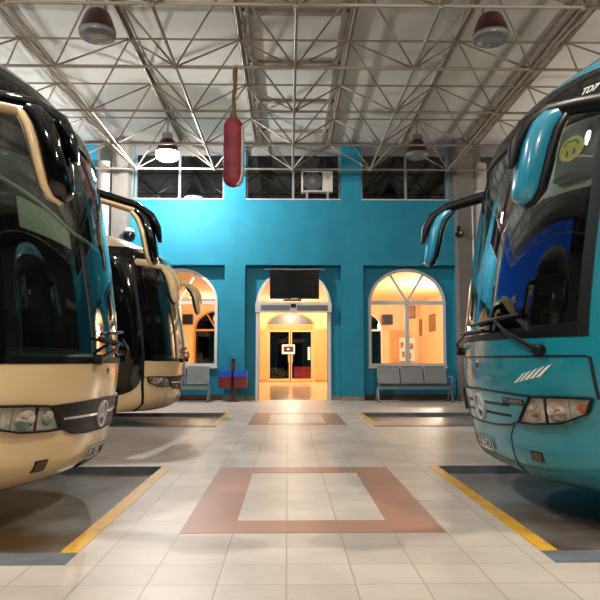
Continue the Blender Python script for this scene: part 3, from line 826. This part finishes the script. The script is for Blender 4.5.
def star(mb, r, w=0.012):
    n = 28
    for k in range(n):
        a0, a1 = 2*math.pi*k/n, 2*math.pi*(k+1)/n
        P = [(r*math.cos(a0), r*math.sin(a0)), (r*math.cos(a1), r*math.sin(a1)), ((r-w)*math.cos(a1), (r-w)*math.sin(a1)), ((r-w)*math.cos(a0), (r-w)*math.sin(a0))]
        v = [(p[0], p[1], 0.03) for p in P] + [(p[0], p[1], 0.008) for p in P]
        mb.add(v, [(0,1,2,3), (7,6,5,4), (1,0,4,5), (3,2,6,7), (2,1,5,6), (0,3,7,4)])
    for k in range(3):
        a = math.pi/2 + k*2*math.pi/3
        d = (math.cos(a), math.sin(a)); q = (-d[1], d[0]); b = r*0.17
        v = [(d[0]*r*.97, d[1]*r*.97, .022), (q[0]*b, q[1]*b, .022), (-q[0]*b, -q[1]*b, .022), (0, 0, .036)]
        v += [(p[0], p[1], .008) for p in v[:3]]
        mb.add(v, [(0,1,3), (2,0,3), (1,2,3), (1,0,4,5), (0,2,6,4), (2,1,5,6), (4,6,5)])
    return mb

def wheel(parent, x, y):
    s = 1 if y > 0 else -1
    prof = [(0.30, -0.14), (0.44, -0.14), (0.495, -0.10), (0.505, 0.0), (0.495, 0.10), (0.44, 0.14), (0.30, 0.14)]
    w = MB().lathe(prof, (x, y, 0.505), 32, 'y').build('wheel', M['rubber'], parent, 40)
    MB().lathe([(0.02, 0.05*s), (0.12, 0.06*s), (0.24, 0.02*s), (0.29, 0.12*s), (0.30, 0.13*s)], (x, y, 0.505), 28, 'y').build('rim', M['silver'], w, 40)

ARM = [(-.70, 2.60), (-.48, 2.565), (-.30, 2.52), (-.10, 2.465), (.04, 2.37), (.105, 2.255), (.13, 2.12)]
HOUS0 = [(-.155, 2.445), (-.10, 2.405), (-.045, 2.34), (.0, 2.23), (.03, 2.10), (.052, 1.99), (.068, 1.93), (.075, 1.905)]
HR0 = [(.036, .05), (.062, .08), (.076, .10), (.080, .115), (.076, .115), (.068, .105), (.052, .08), (.02, .03)]
def ear_mirror(bus, side, arm_m, shell_m, rim_m, low_m, near):
    h = -SUNK
    k = 1.0 if side == near else 0.60
    HR = [(a*k, b) for a, b in HR0]
    HOUS = [(x+a*(1-k)*.9, z) for (x, z), (a, b) in zip(HOUS0, HR0)]
    y0 = side*1.12
    ys_ = [side*v for v in (1.08, 1.16, 1.21, 1.25, 1.27, 1.28, 1.28)]
    arm = MB().loft([(p[0], y, p[1]+h) for p, y in zip(ARM, ys_)], [(.062, .05), (.056, .05), (.05, .05), (.046, .052), (.044, .06), (.036, .06), (.02, .035)], (0, side, 0), 14)
    a = arm.build('mirror_arm', arm_m, bus, 60)
    if low_m:
        lo = MB().loft([(p[0]-0.012, y, p[1]+h-0.045) for p, y in zip(ARM[:4], ys_)], [(.03, .052)]*4, (0, side, 0), 12)
        lo.build('arm_underside', low_m, a, 60)
    yh = side*1.27
    hs = MB().loft([(p[0], yh, p[1]+h) for p in HOUS], HR, (0, side, 0), 18, 2.6)
    hs = hs.build('mirror_housing', shell_m, bus, 60)
    rim = MB().loft([(p[0]-r[0]*.92-.006, yh, p[1]+h-.012) for p, r in zip(HOUS, HR)], [(r[0]*.36+.008, r[1]*.96) for r in HR], (0, side, 0), 14, 2.6)
    rim.build('housing_rim', rim_m, hs, 60)
    gl_ = MB().loft([(p[0]-r[0]*1.30-.014, yh-side*.01, p[1]+h-.018) for p, r in zip(HOUS[1:7], HR[1:7])], [(.006, r[1]*.8) for r in HR[1:7]], (0, side, 0), 10, 2.6)
    gl_.build('mirror_glass', M['chrome'], hs, 60)

def headlight(bus, bot, top, s, amber_t):
    """bot/top: (t,z) polylines from the inner to the outer end; s = side"""
    B = [(s*t, z) for t, z in bot]; T_ = [(s*t, z) for t, z in top]
    if s < 0: B.reverse(); T_.reverse()
    hl = skin(B, T_, 14, 6, 0.004, 0.016).build('headlight', M['reflector'], bus, 50)
    zc = (bot[1][1]+top[1][1])/2
    for t, r in ((amber_t[0], 0.046), (amber_t[1], 0.058)):
        mb = MB(xf=lambda u, v, w, t=t: SF(s*t+u, zc+v, w))
        mb.lathe([(r, .017), (r, .028), (r*.8, .024), (r*.25, .018), (r*.2, .030), (.002, .033)], (0,0,0), 18)
        mb.build('lamp_bowl', M['lamp_bowl'], hl, 40)
    t = amber_t[2]
    strip([(s*(amber_t[0]+amber_t[1])/2, zc-.075), (s*(amber_t[0]+amber_t[1])/2+s*.012, zc+.075)], .014, .014, .026, 6).build('lamp_strip', M['grille'], hl)
    strip([(s*(amber_t[1]+.07), zc-.06), (s*(amber_t[1]+.075), zc+.07)], .006, .014, .022, 6).build('lamp_strip', M['silver'], hl)  # silver strip added as a bright highlight in the headlight
    zc += .03
    mb = MB(xf=lambda u, v, w: SF(s*t+u, zc+v, w)); mb.lathe([(.024, .017), (.024, .026), (.016, .031), (.002, .032)], (0,0,0), 14); mb.build('turn_signal', M['amber'], hl, 40)
    ln = skin(B, T_, 14, 6, 0.034, 0.038)
    ln.build('lens', M['lens'], hl, 50)
    rimp = B + list(reversed(T_)) + [B[0]]
    strip(rimp, 0.010, 0.0, 0.040, 60).build('headlight_seal', M['black'], hl, 50)

def coach(name, loc, rz, cfg):
    bus = empty(name, (loc[0], loc[1], SUNK), rz)
    ZK[0] = cfg.get('roof_k', 1.0)
    zw = cfg['zw']; tm = BW + LEN - BD
    body, upper, roof = cfg['body'], cfg['upper'], cfg['roof']
    zb = cfg['z_bumper']
    shell([.20, .22, .25, .30, .36, .42, .48, zb], tm, ts=None).build('bumper', body, bus, 50)
    zs = [zb+(zw-zb)*k/8 for k in range(9)]
    shell(zs, tm).build('lower_body', body, bus, 50)
    # glazing
    ts = tvals(-1.09, 1.09, 48)
    zz = [zw+(2.62-zw)*k/22 for k in range(23)]
    n1, n2 = len(ts)-1, len(zz)-1
    MB().grid(lambda a, b, e: SF(ts[int(round(a*n1))], zz[int(round(b*n2))], e), n1, n2, -0.010, -0.004).build('windshield', M['windshield'], bus, 60)
    zz2 = [2.74, 2.79, 2.84, cfg['z_roof']]
    # frame band round the glass
    strip([(-1.125, zw+0.02), (1.125, zw+0.02)], 0.045, -0.02, 0.006, 48).build('windshield_seal', M['seal'], bus, 50)
    rect(-1.15, 1.15, 2.60, 2.76, 40, 3, -0.03, 0.012).build('divider_band', cfg['band'], bus, 50)
    rect(-1.13, 1.13, 2.76, cfg['z_roof'], 40, 4, -0.012, -0.002).build('upper_front_window', M['dark_glass'], bus, 60)
    for s in (-1, 1):
        def side(t0, t1, z0, z1, nt, nz, m, nm, e0=-0.035, e1=0.0):
            a, b = sorted((s*t0, s*t1))
            return rect(a, b, z0, z1, nt, nz, e0, e1).build(nm, m, bus, 50)
        side(1.082, 1.13, zw, cfg['z_roof'], 6, 16, cfg['pillar_edge'], 'pillar_trim', -0.03, 0.006)
        side(1.13, 1.42, zw, cfg['z_roof'], 18, 12, upper, 'corner_pillar')
        side(1.42, tm, zw, 1.25, 30, 3, body, 'side_panel')
        side(1.42, tm, 2.66, cfg['z_roof'], 30, 4, upper, 'cornice_panel')
        side(1.42, tm, 1.25, 2.66, 30, 10, M['dark_glass'], 'side_window')
    rz_ = [cfg['z_roof'], 2.95, 3.0, 3.05, 3.1, 3.15, 3.2, 3.25, 3.3, 3.35, 3.4, 3.44, 3.48, 3.505, 3.52]
    rz_ = [z for z in rz_ if z >= cfg['z_roof']]
    rf = shell(rz_, tm)
    # roof lid
    lid = []
    W = half_w(3.52)
    arc = [SF(t, 3.52, 0) for t in ring_ts(tm)]
    cen = []
    k = len(arc)
    rf.add([tuple(p) for p in arc] + [(p[0], p[1]*0.0, p[2]+0.0) for p in arc], [(i, i+1, k+i+1, k+i) for i in range(k-1)])
    rf.build('roof', roof, bus, 40)
    # rear end and underbody
    xr = -LEN-0.02
    MB().box(xr-0.05, xr, -1.2, 1.2, 0.35, 3.45).build('rear_panel', body, bus)
    MB().box(xr, -1.0, -1.17, 1.17, 0.42, 0.50).build('underfloor', M['interior'], bus)
    for x in (-2.7, -6.0):
        for y in (-1.05, 1.05): wheel(bus, x, y)
    # cab
    h = -SUNK
    MB().box(-3.4, -0.75, -1.1, 1.1, 0.86, 0.92).build('cab_floor', M['interior'], bus)
    MB().box(-3.5, -3.4, -1.2, 1.2, 0.5, 3.3).build('partition', M['interior'], bus)
    MB().box(-3.4, -0.9, -1.12, 1.12, 2.80, 2.84).build('cab_ceiling', M['interior'], bus)
    ln = MB()
    for s in (-1, 1):
        a, b = sorted((s*1.11, s*3.2)); rect(a, b, zw, 2.88, 24, 10, -0.075, -0.05, ln)
    ln.build('cab_lining', M['interior'], bus, 50)
    dt = tvals(-1.0, 1.0, 24)
    MB().grid(lambda a, b, e: SF(dt[int(round(a*24))], zw+0.03, 0) + Vector((-0.10-0.55*b, 0, -0.02+0.10*math.sin(b*math.pi)+e)), 24, 6, -0.12, 0).build('dashboard', M['dash'], bus, 50)
    ds = cfg['driver']
    sw = MB()
    ring = [(-1.05+0.10*math.sin(a), ds+0.23*math.cos(a), 1.22+h+0.20*math.sin(a)) for a in [2*math.pi*k/24 for k in range(25)]]
    sw.loft(ring, 0.016, (1, 0, 0), 8); sw.tube([(-1.05, ds-0.2, 1.22+h), (-1.05, ds+0.2, 1.22+h)], 0.02); sw.tube([(-1.05, ds, 1.22+h), (-0.85, ds, 1.02+h)], 0.03)
    sw.build('steering_wheel', M['black'], bus, 50)
    for yy in (ds, -ds):
        st = MB().bbox(-0.26, 0.26, 0, 0.5, 0, 0.14, 0.05)
        def place(mb): mb.v = [(-1.55-p[1], yy+p[0], p[2]+1.0) for p in mb.v]; return mb
        o = place(st).build('seat', M['seat_cloth'], bus, 40)
        bk = MB().bbox(-0.26, 0.26, 0.44, 0.58, 0.14, 0.9, 0.08); place(bk).build('seat_back', M['seat_cloth'], o, 40)
    # wipers
    for (pv, el, b0, b1) in cfg['wipers']:
        arm = MB(); pts = [SF(*p) for p in (pv+(0.04,), ((pv[0]+el[0])/2, (pv[1]+el[1])/2, 0.07), el+(0.045,))]
        arm.loft(pts, [(.022, .016), (.016, .012), (.010, .008)], (1, 0, 0), 8)
        w = arm.build('wiper_arm', M['black'], bus, 50)
        mb = MB(xf=lambda u, v, w_, pv=pv: SF(pv[0]+u, pv[1]+v, w_)); mb.lathe([(.035, 0), (.035, .05), (.022, .06)], (0,0,0), 12); mb.build('wiper_pivot', M['black'], w, 50)
        bl = MB(); bl.loft([SF(b0[0]+(b1[0]-b0[0])*k/8, b0[1]+(b1[1]-b0[1])*k/8, 0.026) for k in range(9)], (.016, .012), (0, 0, 1), 6)
        bl.build('wiper_blade', M['black'], w, 50)
    for s in (-1, 1):
        headlight(bus, cfg['hl_bot'], cfg['hl_top'], s, cfg['hl_lamps'])
    cfg['extra'](bus)
    am, sm, rm, lm = cfg['mirror']
    for s in (-1, 1): ear_mirror(bus, s, am, sm, rm, lm, cfg['near'])
    return bus

def tow_cover(bus, t0, t1, z0, z1):
    o = rect(t0, t1, z0, z1, 4, 2, 0.0, 0.004).build('tow_eye_cover', M['grille'], bus, 50)
    rect(t0+.012, t1-.012, z0+.008, z1-.008, 4, 2, 0.004, 0.006).build('cover_plate', mat('brown_plate', srgb(92, 70, 54), .5), o, 50)
def plate(bus, t0, t1, z0, z1, txt):
    o = rect(t0, t1, z0, z1, 8, 2, 0.004, 0.016).build('licence_plate', M['plate'], bus, 50)
    strip([(t0, z0), (t1, z0), (t1, z1), (t0, z1), (t0, z0)], 0.005, 0.012, 0.018, 60).build('plate_border', M['ink'], o)
    vs, fs = text_mesh(txt, 0.085, 0.001, 0.0)
    wid = max(v[0] for v in vs)-min(v[0] for v in vs); k = min(1, (t1-t0)*.86/wid)
    mb = MB(); mb.add([SF((t0+t1)/2+v[0]*k, (z0+z1)/2+v[1], 0.0175+v[2]) for v in vs], fs); mb.build('plate_lettering', M['ink'], o)

# --- teal coach on the right
def teal_extra(bus):
    gb = [(-.63, .61), (-.5, .572), (-.3, .556), (0, .55), (.3, .556), (.5, .572), (.63, .61)]
    gt = [(-.77, .775), (-.4, .788), (0, .795), (.4, .788), (.77, .775)]
    g = skin(gb, gt, 30, 4, 0.0, 0.010).build('grille', M['teal'], bus, 50)
    strip(gt, 0.011, 0.004, 0.014, 40).build('grille_seam', M['ink'], g)
    strip([(-.77, .775)] + gb + [(.77, .775)], 0.012, 0.004, 0.014, 60).build('grille_seam', M['ink'], g)
    for z in (.705, .635):
        for s in (-1, 1):
            strip([(s*.12, z), (s*.53, z)], 0.018, 0.008, 0.013, 16).build('grille_slot', M['black'], g)
    mb = MB(xf=lambda u, v, w: SF(0.0+u, .668+v, w)); mb.lathe([(.088, .008), (.086, .014), (.001, .015)], (0,0,0), 24); mb.build('emblem_disc', M['ink'], g)
    mb = MB(xf=lambda u, v, w: SF(0.0+u, .668+v, w)); star(mb, 0.098).build('star_emblem', M['star'], g, 30)
    mb = MB(xf=lambda u, v, w: SF(0.04+u, .965+v, w)); mb.lathe([(.032, .001), (.032, .006), (.026, .008)], (0,0,0), 20)
    em = mb.build('round_badge', M['chrome'], bus, 40)
    mb = MB(xf=lambda u, v, w: SF(0.04+u, .965+v, w)); mb.lathe([(.024, .008), (.023, .010)], (0,0,0), 20); mb.build('badge_face', M['ink'], em)
    bd = skin([(.46, .718), (.70, .712)], [(.46, .755), (.70, .750)], 8, 2, 0.008, 0.016).build('name_badge', M['ink'], bus, 50)
    vs, fs = text_mesh('TOURISMO', 0.034, 0.001)
    wid = max(v[0] for v in vs)-min(v[0] for v in vs)
    mb = MB(); mb.add([SF(.58+v[0]*.21/wid, .734+v[1], 0.0175+v[2]) for v in vs], fs); mb.build('badge_lettering', M['silver'], bd)
    for k in range(5):
        t = .62+k*.052; z0, z1 = .855+k*.010, .915+k*.014
        skin([(t, z0), (t+.035, z0+.006)], [(t+.095, z1), (t+.125, z1+.012)], 3, 3, 0.001, 0.004).build('white_slash', M['white'], bus)
    sm = strip([(-1.16, .775), (-1.135, 1.03), (1.135, 1.03), (1.15, .775)], 0.012, -0.004, 0.004, 90).build('panel_seam', M['ink'], bus)
    strip([(.53, .568), (.47, .5), (.44, .3), (.42, .24)], 0.010, -0.004, 0.003, 20).build('bumper_seam', M['ink'], bus)
    strip([(-.53, .568), (-.47, .5), (-.44, .3), (-.42, .24)], 0.010, -0.004, 0.003, 20).build('bumper_seam', M['ink'], bus)
    plate(bus, -.27, .10, .345, .43, 'ZAZ 7145')
    tow_cover(bus, .66, .77, .36, .42)
    # number above the divider band
    vs, fs = text_mesh('TD7', 0.062, 0.001, 0.002, 0.2)
    mb = MB(); mb.add([SF(.962+v[0]*.8, 2.715+v[1], 0.016+v[2]) for v in vs], fs); mb.build('fleet_number', M['white'], bus)
    strip([(.98, 2.60), (.98, 2.74)], .012, .010, .014, 6).build('band_joint', M['ink'], bus)
    # round yellow print on a sun visor inside the glass
    rect(.66, 1.11, 2.10, 2.58, 10, 8, -0.085, -0.078).build('pale_blind', mat('pale_sun_blind', srgb(190, 200, 186), .8), bus, 50)
    v = skin([(.80, 2.17), (.86, 2.14), (1.04, 2.16), (1.08, 2.2)], [(.80, 2.50), (.86, 2.54), (1.04, 2.54), (1.08, 2.5)], 10, 8, -0.055, -0.045).build('sun_visor', M['visor_dark'], bus, 50)
    mb = MB(xf=lambda u, w, e: SF(.905+u, 2.37+w, e-0.043)); mb.lathe([(.085, 0), (.085, .004), (.001, .005)], (0,0,0), 28); d = mb.build('yellow_disc', M['yellow'], v)
    mb = MB(xf=lambda u, w, e: SF(.905+u, 2.37+w, e-0.036)); mb.loft([(-.05, .02, 0), (-.03, .05, 0), (.03, .05, 0), (.05, .02, 0)], .005, (0,0,1), 6)
    mb.loft([(-.02, -.05, 0), (-.02, -.015, 0)], .006, (0,0,1), 6); mb.loft([(.03, -.045, 0), (.03, -.01, 0)], .006, (0,0,1), 6); mb.build('disc_strokes', M['visor_dark'], d)
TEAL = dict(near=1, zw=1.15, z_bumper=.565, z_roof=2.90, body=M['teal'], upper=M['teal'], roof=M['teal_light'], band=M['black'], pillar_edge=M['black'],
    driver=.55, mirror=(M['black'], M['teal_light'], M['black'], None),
    hl_bot=[(.635, .605), (.78, .605), (.97, .625), (1.10, .69)], hl_top=[(.785, .775), (.95, .782), (1.13, .782)], hl_lamps=(.80, .95, 1.085),
    wipers=[((.88, 1.07), (.46, 1.27), (-.06, 1.27), (.72, 1.30)), ((-.62, 1.08), (-.18, 1.20), (-.52, 1.22), (.22, 1.22))], extra=teal_extra)
b1 = coach('coach', (1.425, 5.08), math.pi, TEAL)
tag(b1, 'teal coach with white slash marks parked nose-in on the right', 'bus')

# --- cream coaches on the left
def cream_common(bus, dz=0.0):
    gb = [(-.655, .575+dz), (-.5, .525+dz), (-.3, .510+dz), (0, .505+dz), (.3, .510+dz), (.5, .525+dz), (.655, .575+dz)]
    gt = [(-.80, .715+dz), (-.4, .722+dz), (0, .726+dz), (.4, .722+dz), (.80, .715+dz)]
    g = skin(gb, gt, 30, 4, 0.0, 0.010).build('grille', M['grille_brown'], bus, 50)
    strip(gt, 0.014, 0.004, 0.016, 40).build('grille_edge', M['black'], g)
    strip([(-.80, .715+dz)] + gb + [(.80, .715+dz)], 0.014, 0.004, 0.016, 60).build('grille_edge', M['black'], g)
    for s in (-1, 1):
        strip([(s*.11, .625+dz), (s*.64, .632+dz)], 0.016, 0.010, 0.020, 16).build('chrome_bar', M['chrome'], g)
        for z in (.675, .575):
            strip([(s*.11, z+dz), (s*.60, z+.004+dz)], 0.016, 0.010, 0.013, 16).build('grille_slot', M['black'], g)
    mb = MB(xf=lambda u, v, w: SF(u, .618+dz+v, w)); mb.lathe([(.088, .008), (.086, .014), (.001, .015)], (0,0,0), 24); mb.build('emblem_disc', M['ink'], g)
    mb = MB(xf=lambda u, v, w: SF(u, .618+dz+v, w)); star(mb, 0.098).build('star_emblem', M['star'], g, 30)
    mb = MB(xf=lambda u, v, w: SF(.02+u, .925+dz+v, w)); mb.lathe([(.030, .001), (.030, .006), (.024, .008)], (0,0,0), 20)
    em = mb.build('round_badge', M['chrome'], bus, 40)
    mb = MB(xf=lambda u, v, w: SF(.02+u, .925+dz+v, w)); mb.lathe([(.023, .008), (.022, .010)], (0,0,0), 20); mb.build('badge_face', M['ink'], em)
def cream_extra(bus):
    cream_common(bus)
    plate(bus, -.14, .25, .298, .392, 'ZAE 7146')
    tow_cover(bus, -.80, -.69, .312, .382)
    o = rect(-.10, .34, .238, .272, 8, 2, 0.0, 0.012).build('step_recess', M['grille'], bus, 50)
    # pleated sun blind inside the glass and its rail
    v = skin([(-.92, 1.84), (-.42, 1.78)], [(-.92, 2.04), (-.42, 1.94)], 10, 6, -0.06, -0.05).build('sun_blind', M['visor'], bus, 50)
    strip([(-1.05, 2.14), (-.40, 1.90), (.2, 1.86)], .02, -.05, -.035, 20).build('blind_rail', M['visor'], bus)
    rect(-1.05, -.38, 1.98, 2.34, 10, 6, -0.09, -0.08).build('upper_blind', M['visor_dark'], bus, 50)
CREAM = dict(near=-1, zw=.985, z_bumper=.505, z_roof=2.90, body=M['cream'], upper=M['gloss_black'], roof=M['gloss_black'], band=M['gloss_black'], pillar_edge=M['gloss_black'],
    driver=.55, mirror=(M['gloss_black'], M['gloss_black'], M['cream'], M['cream']),
    hl_bot=[(.672, .572), (.78, .570), (.97, .578), (1.13, .62)], hl_top=[(.785, .722), (.95, .735), (1.16, .742)], hl_lamps=(.80, .95, 1.10),
    wipers=[((-.30, 1.01), (.20, 1.13), (-.25, 1.16), (.52, 1.13)), ((.62, 1.02), (.35, 1.17), (-.05, 1.20), (.66, 1.24))], extra=cream_extra)
b2 = coach('coach', (-1.345, 5.05), 0, CREAM)
tag(b2, 'cream and black coach in the near left bay, its nose filling the left edge', 'bus', None)
def second_extra(bus):
    cream_common(bus, .02)
    # passenger door on the near side
    d = skin([(-2.1, .42), (-1.4, .43), (-1.285, .45), (-1.252, .52), (-1.218, .6), (-1.195, .75), (-1.2, 1.0)], [(-2.1, 2.55), (-1.2, 2.55)], 40, 16, 0.0, 0.012).build('passenger_door', M['dark_glass'], bus, 50)
    strip([(-1.09, .22), (-1.15, .4), (-1.178, .6), (-1.2, .9), (-1.2, 2.5)], 0.022, -.01, 0.014, 20).build('door_gap', M['black'], bus)
    strip([(-1.24, .745), (1.24, .745)], .012, -.004, .004, 60).build('panel_seam', M['ink'], bus)
    rect(-1.0, 1.0, 2.76, 2.90, 40, 3, 0.0, 0.02).build('brow', M['cream'], bus, 50)
    for t in (-.76, -.1): 
        mb = MB(xf=lambda u, v, w, t=t: SF(t+u, .39+v, w)); mb.lathe([(.05, 0), (.05, .008), (.04, .010)], (0,0,0), 16); mb.build('fog_lamp', M['reflector'], bus, 40)
    plate(bus, -.2, .2, .31, .40, 'ZAE 7143')
SECOND = dict(CREAM); SECOND.update(extra=second_extra, zw=1.0, roof_k=0.62, roof=M['cream'], z_bumper=.525,
    mirror=(M['cream'], M['cream'], M['black'], None),
    hl_bot=[(.69, .60), (.80, .595), (.97, .60), (1.12, .66)], hl_top=[(.80, .742), (.95, .750), (1.15, .752)])
b3 = coach('coach', (-1.83, 11.86), 0, SECOND)
tag(b3, 'second cream coach behind the near one, parked close to the blue wall', 'bus')

# ------------------------------------------------------------------ waiting benches
def bench(x0, label):
    e = empty('waiting_bench', (x0, 16.75, 0))
    W = 0.56
    for k in range(3):
        a = 0.03+k*(W+0.03)
        def seat_shape(mb, y_z):
            n = len(y_z)
            return mb
        s = MB(); s.prism_x([(-0.27, 0.44), (0.14, 0.40), (0.17, 0.42), (0.17, 0.435), (0.14, 0.417), (-0.25, 0.458), (-0.28, 0.45)], a, a+W)
        s.build('seat', M['steel_seat'], e)
        bk = MB(); bk.prism_x([(0.16, 0.45), (0.175, 0.45), (0.30, 0.83), (0.325, 0.85), (0.32, 0.865), (0.285, 0.845)], a+0.02, a+W-0.02)
        bo_ = bk.build('backrest', M['steel_seat'], e)
        fr = MB()
        fr.tube([(a+.01, .165, .45), (a+.01, .30, .86)], .012); fr.tube([(a+W-.01, .165, .45), (a+W-.01, .30, .86)], .012); fr.tube([(a+.01, .305, .865), (a+W-.01, .305, .865)], .012)
        fr.build('back_rim', M['silver'], bo_)
    MB().bbox(0.0, 1.80, -0.06, 0.0, 0.30, 0.38, 0.01).build('beam', M['silver'], e)
    for x in (0.0, 1.80):
        MB().tube([(x, -0.30, 0.02), (x, -0.27, 0.10), (x, -0.05, 0.34)], 0.02).build('leg', M['silver'], e)
        MB().tube([(x, 0.22, 0.02), (x, 0.18, 0.10), (x, -0.03, 0.34)], 0.02).build('leg', M['silver'], e)
        MB().tube([(x, 0.24, 0.55), (x, 0.10, 0.62), (x, -0.2, 0.62), (x, -0.26, 0.56), (x, -0.2, 0.36)], 0.016).build('armrest', M['silver'], e)
        MB().box(x-.03, x+.03, -.33, -.27, 0, .02).build('foot', M['black'], e)
        MB().box(x-.03, x+.03, .19, .25, 0, .02).build('foot', M['black'], e)
    tag(e, label, 'bench', 'steel waiting benches under the arched windows')
    return e
be = bench(2.22, 'three-seat perforated steel bench under the right arched window')
bl = copy_tree(be); bl.location.x = -3.74
bl['label'] = 'steel bench under the left arched window, half hidden by the second coach'

# ------------------------------------------------------------------ twin bins on a post
bn = empty('twin_bin_stand', (-1.36, 16.80, 0))
MB().lathe([(.16, 0), (.16, .02), (.05, .03)], (0, 0.06, 0), 20).build('base', M['red_post'], bn, 30)
MB().box(-.045, .045, .02, .10, .03, 1.0).build('post', M['red_post'], bn)
MB().bbox(-.05, .05, .01, .11, 1.0, 1.05, .01).build('cap', M['black'], bn)
for s in (-1, 1):
    a, b = (-.35, -.03) if s < 0 else (.03, .35)
    m_ = MB(); m_.prism_y([(a+.015, .33), (b-.015, .33), (b, .36), (b, .66), (a, .66), (a, .36)], -.16, .14)
    o = m_.build('bin', M['red_bin'], bn)
    bg_ = MB(); z1 = .755
    bg_.prism_y([(a-.012, .62), (a+.1, .60), (b-.1, .62), (b+.012, .60), (b+.012, z1), (a-.012, z1)], -.172, .15)
    bg_.build('bin_liner', M['blue_bag'], o)
tag(bn, 'twin red bins with blue liners on a red post by the doorway', 'bin')

# ------------------------------------------------------------------ television over the doorway
tv = empty('television', (0.165, 17.2, 2.585))
MB().bbox(-.635, .635, -.03, .05, 0, .75, .012).build('casing', M['black'], tv)
MB().box(-.615, .615, -.034, -.03, .03, .735).build('screen', M['tv'], tv)
MB().box(-.08, .08, -.036, -.03, .005, .02).build('maker_badge', M['silver'], tv)
MB().box(-.2, .2, .05, .23, .3, .5).build('wall_bracket', M['black'], tv)
MB().box(-.78, .78, .02, .05, .765, .79).build('top_rail', M['grey_frame'], tv)
MB().box(-.03, .03, .02, .05, .745, .77).build('rail_clip', M['grey_frame'], tv)
MB().bbox(-.3, .2, -.02, .05, -.05, -.01, .008).build('soundbar', M['black'], tv)
tag(tv, 'black flat television hung in front of the doorway arch', 'television')

# ------------------------------------------------------------------ air conditioner outdoor unit
ac = empty('air_conditioner', (0.745, 17.16, 5.175))
MB().bbox(-.405, .405, -.14, .09, .18, .72, .02).build('casing', M['ac'], ac)
MB().box(-.36, .13, -.148, -.14, .21, .69).build('fan_recess', M['black'], ac)
fg = MB()
for r in (.05, .1, .15, .2, .235):
    fg.loft([(-.115+r*math.cos(a), -.155, .45+r*math.sin(a)) for a in [2*math.pi*k/28 for k in range(29)]], .005, (0,1,0), 6)
for a in range(0, 180, 30):
    c, s = math.cos(math.radians(a))*.235, math.sin(math.radians(a))*.235
    fg.tube([(-.115-c, -.155, .45-s), (-.115+c, -.155, .45+s)], .005, 6)
fg.build('fan_guard', M['grey_frame'], ac)
for x in (-.26, .28): MB().box(x-.025, x+.025, -.12, .08, .0, .18).build('foot', M['grey_frame'], ac)
lg = MB()
for a in (90, 210, 330):
    r = math.radians(a); d = (math.cos(r), math.sin(r)); q = (-d[1], d[0])
    lg.prism_y([(.27, .55), (.27+d[0]*.03+q[0]*.018, .55+d[1]*.03+q[1]*.018), (.27+d[0]*.06, .55+d[1]*.06), (.27+d[0]*.03-q[0]*.018, .55+d[1]*.03-q[1]*.018)], -.146, -.14)
lg.build('maker_mark', M['red_mark'], ac)
tag(ac, 'white air conditioner outdoor unit standing on the middle high window ledge', 'air conditioner')

# ------------------------------------------------------------------ hanging red bumper bag
hg = empty('hanging_bag', (-0.865, 10.30, 3.70))
prof = [(.002, 0)]
for a in range(10, 91, 10): prof.append((.155*math.sin(math.radians(a)), .155-.155*math.cos(math.radians(a))))
prof += [(.155, .5), (.15, .8)]
for a in range(10, 91, 10): prof.append((.15*math.cos(math.radians(a))+.004, .95+.16*math.sin(math.radians(a))))
MB().lathe(prof, (0,0,0), 24).build('bag', M['fender'], hg, 50)
pad = MB(); pad.loft([(.07, -.02, .02), (.125, -.03, .08), (.152, -.04, .2), (.154, -.04, .6), (.148, -.04, .95)], [(.03, .07), (.03, .08), (.030, .085), (.030, .085), (.022, .06)], (0,1,0), 10)
pad.build('white_edge', M['fender_white'], hg, 50)
MB().lathe([(.05, 1.08), (.06, 1.14), (.035, 1.2)], (0,0,0), 14).build('neck', M['rope'], hg, 50)
rp = MB(); rp.loft([(.008*math.sin(k*.9)+.0015*k, .006*math.cos(k*1.3), 1.16+k*.055) for k in range(15)], [(.026+.007*(k%2),)*2 for k in range(15)], (0,1,0), 8); rp.build('rope', M['rope'], hg, 50)
rp = MB(); rp.loft([(.022, 0.0, 1.5), (.03, .02, 1.72), (.035, .05, 1.93), (.035, .06, 1.99)], .026, (0,1,0), 8); rp.build('rope_tail', M['rope'], hg, 50)
tag(hg, 'long weathered red bag hanging on a rope from the roof frame', 'bag')
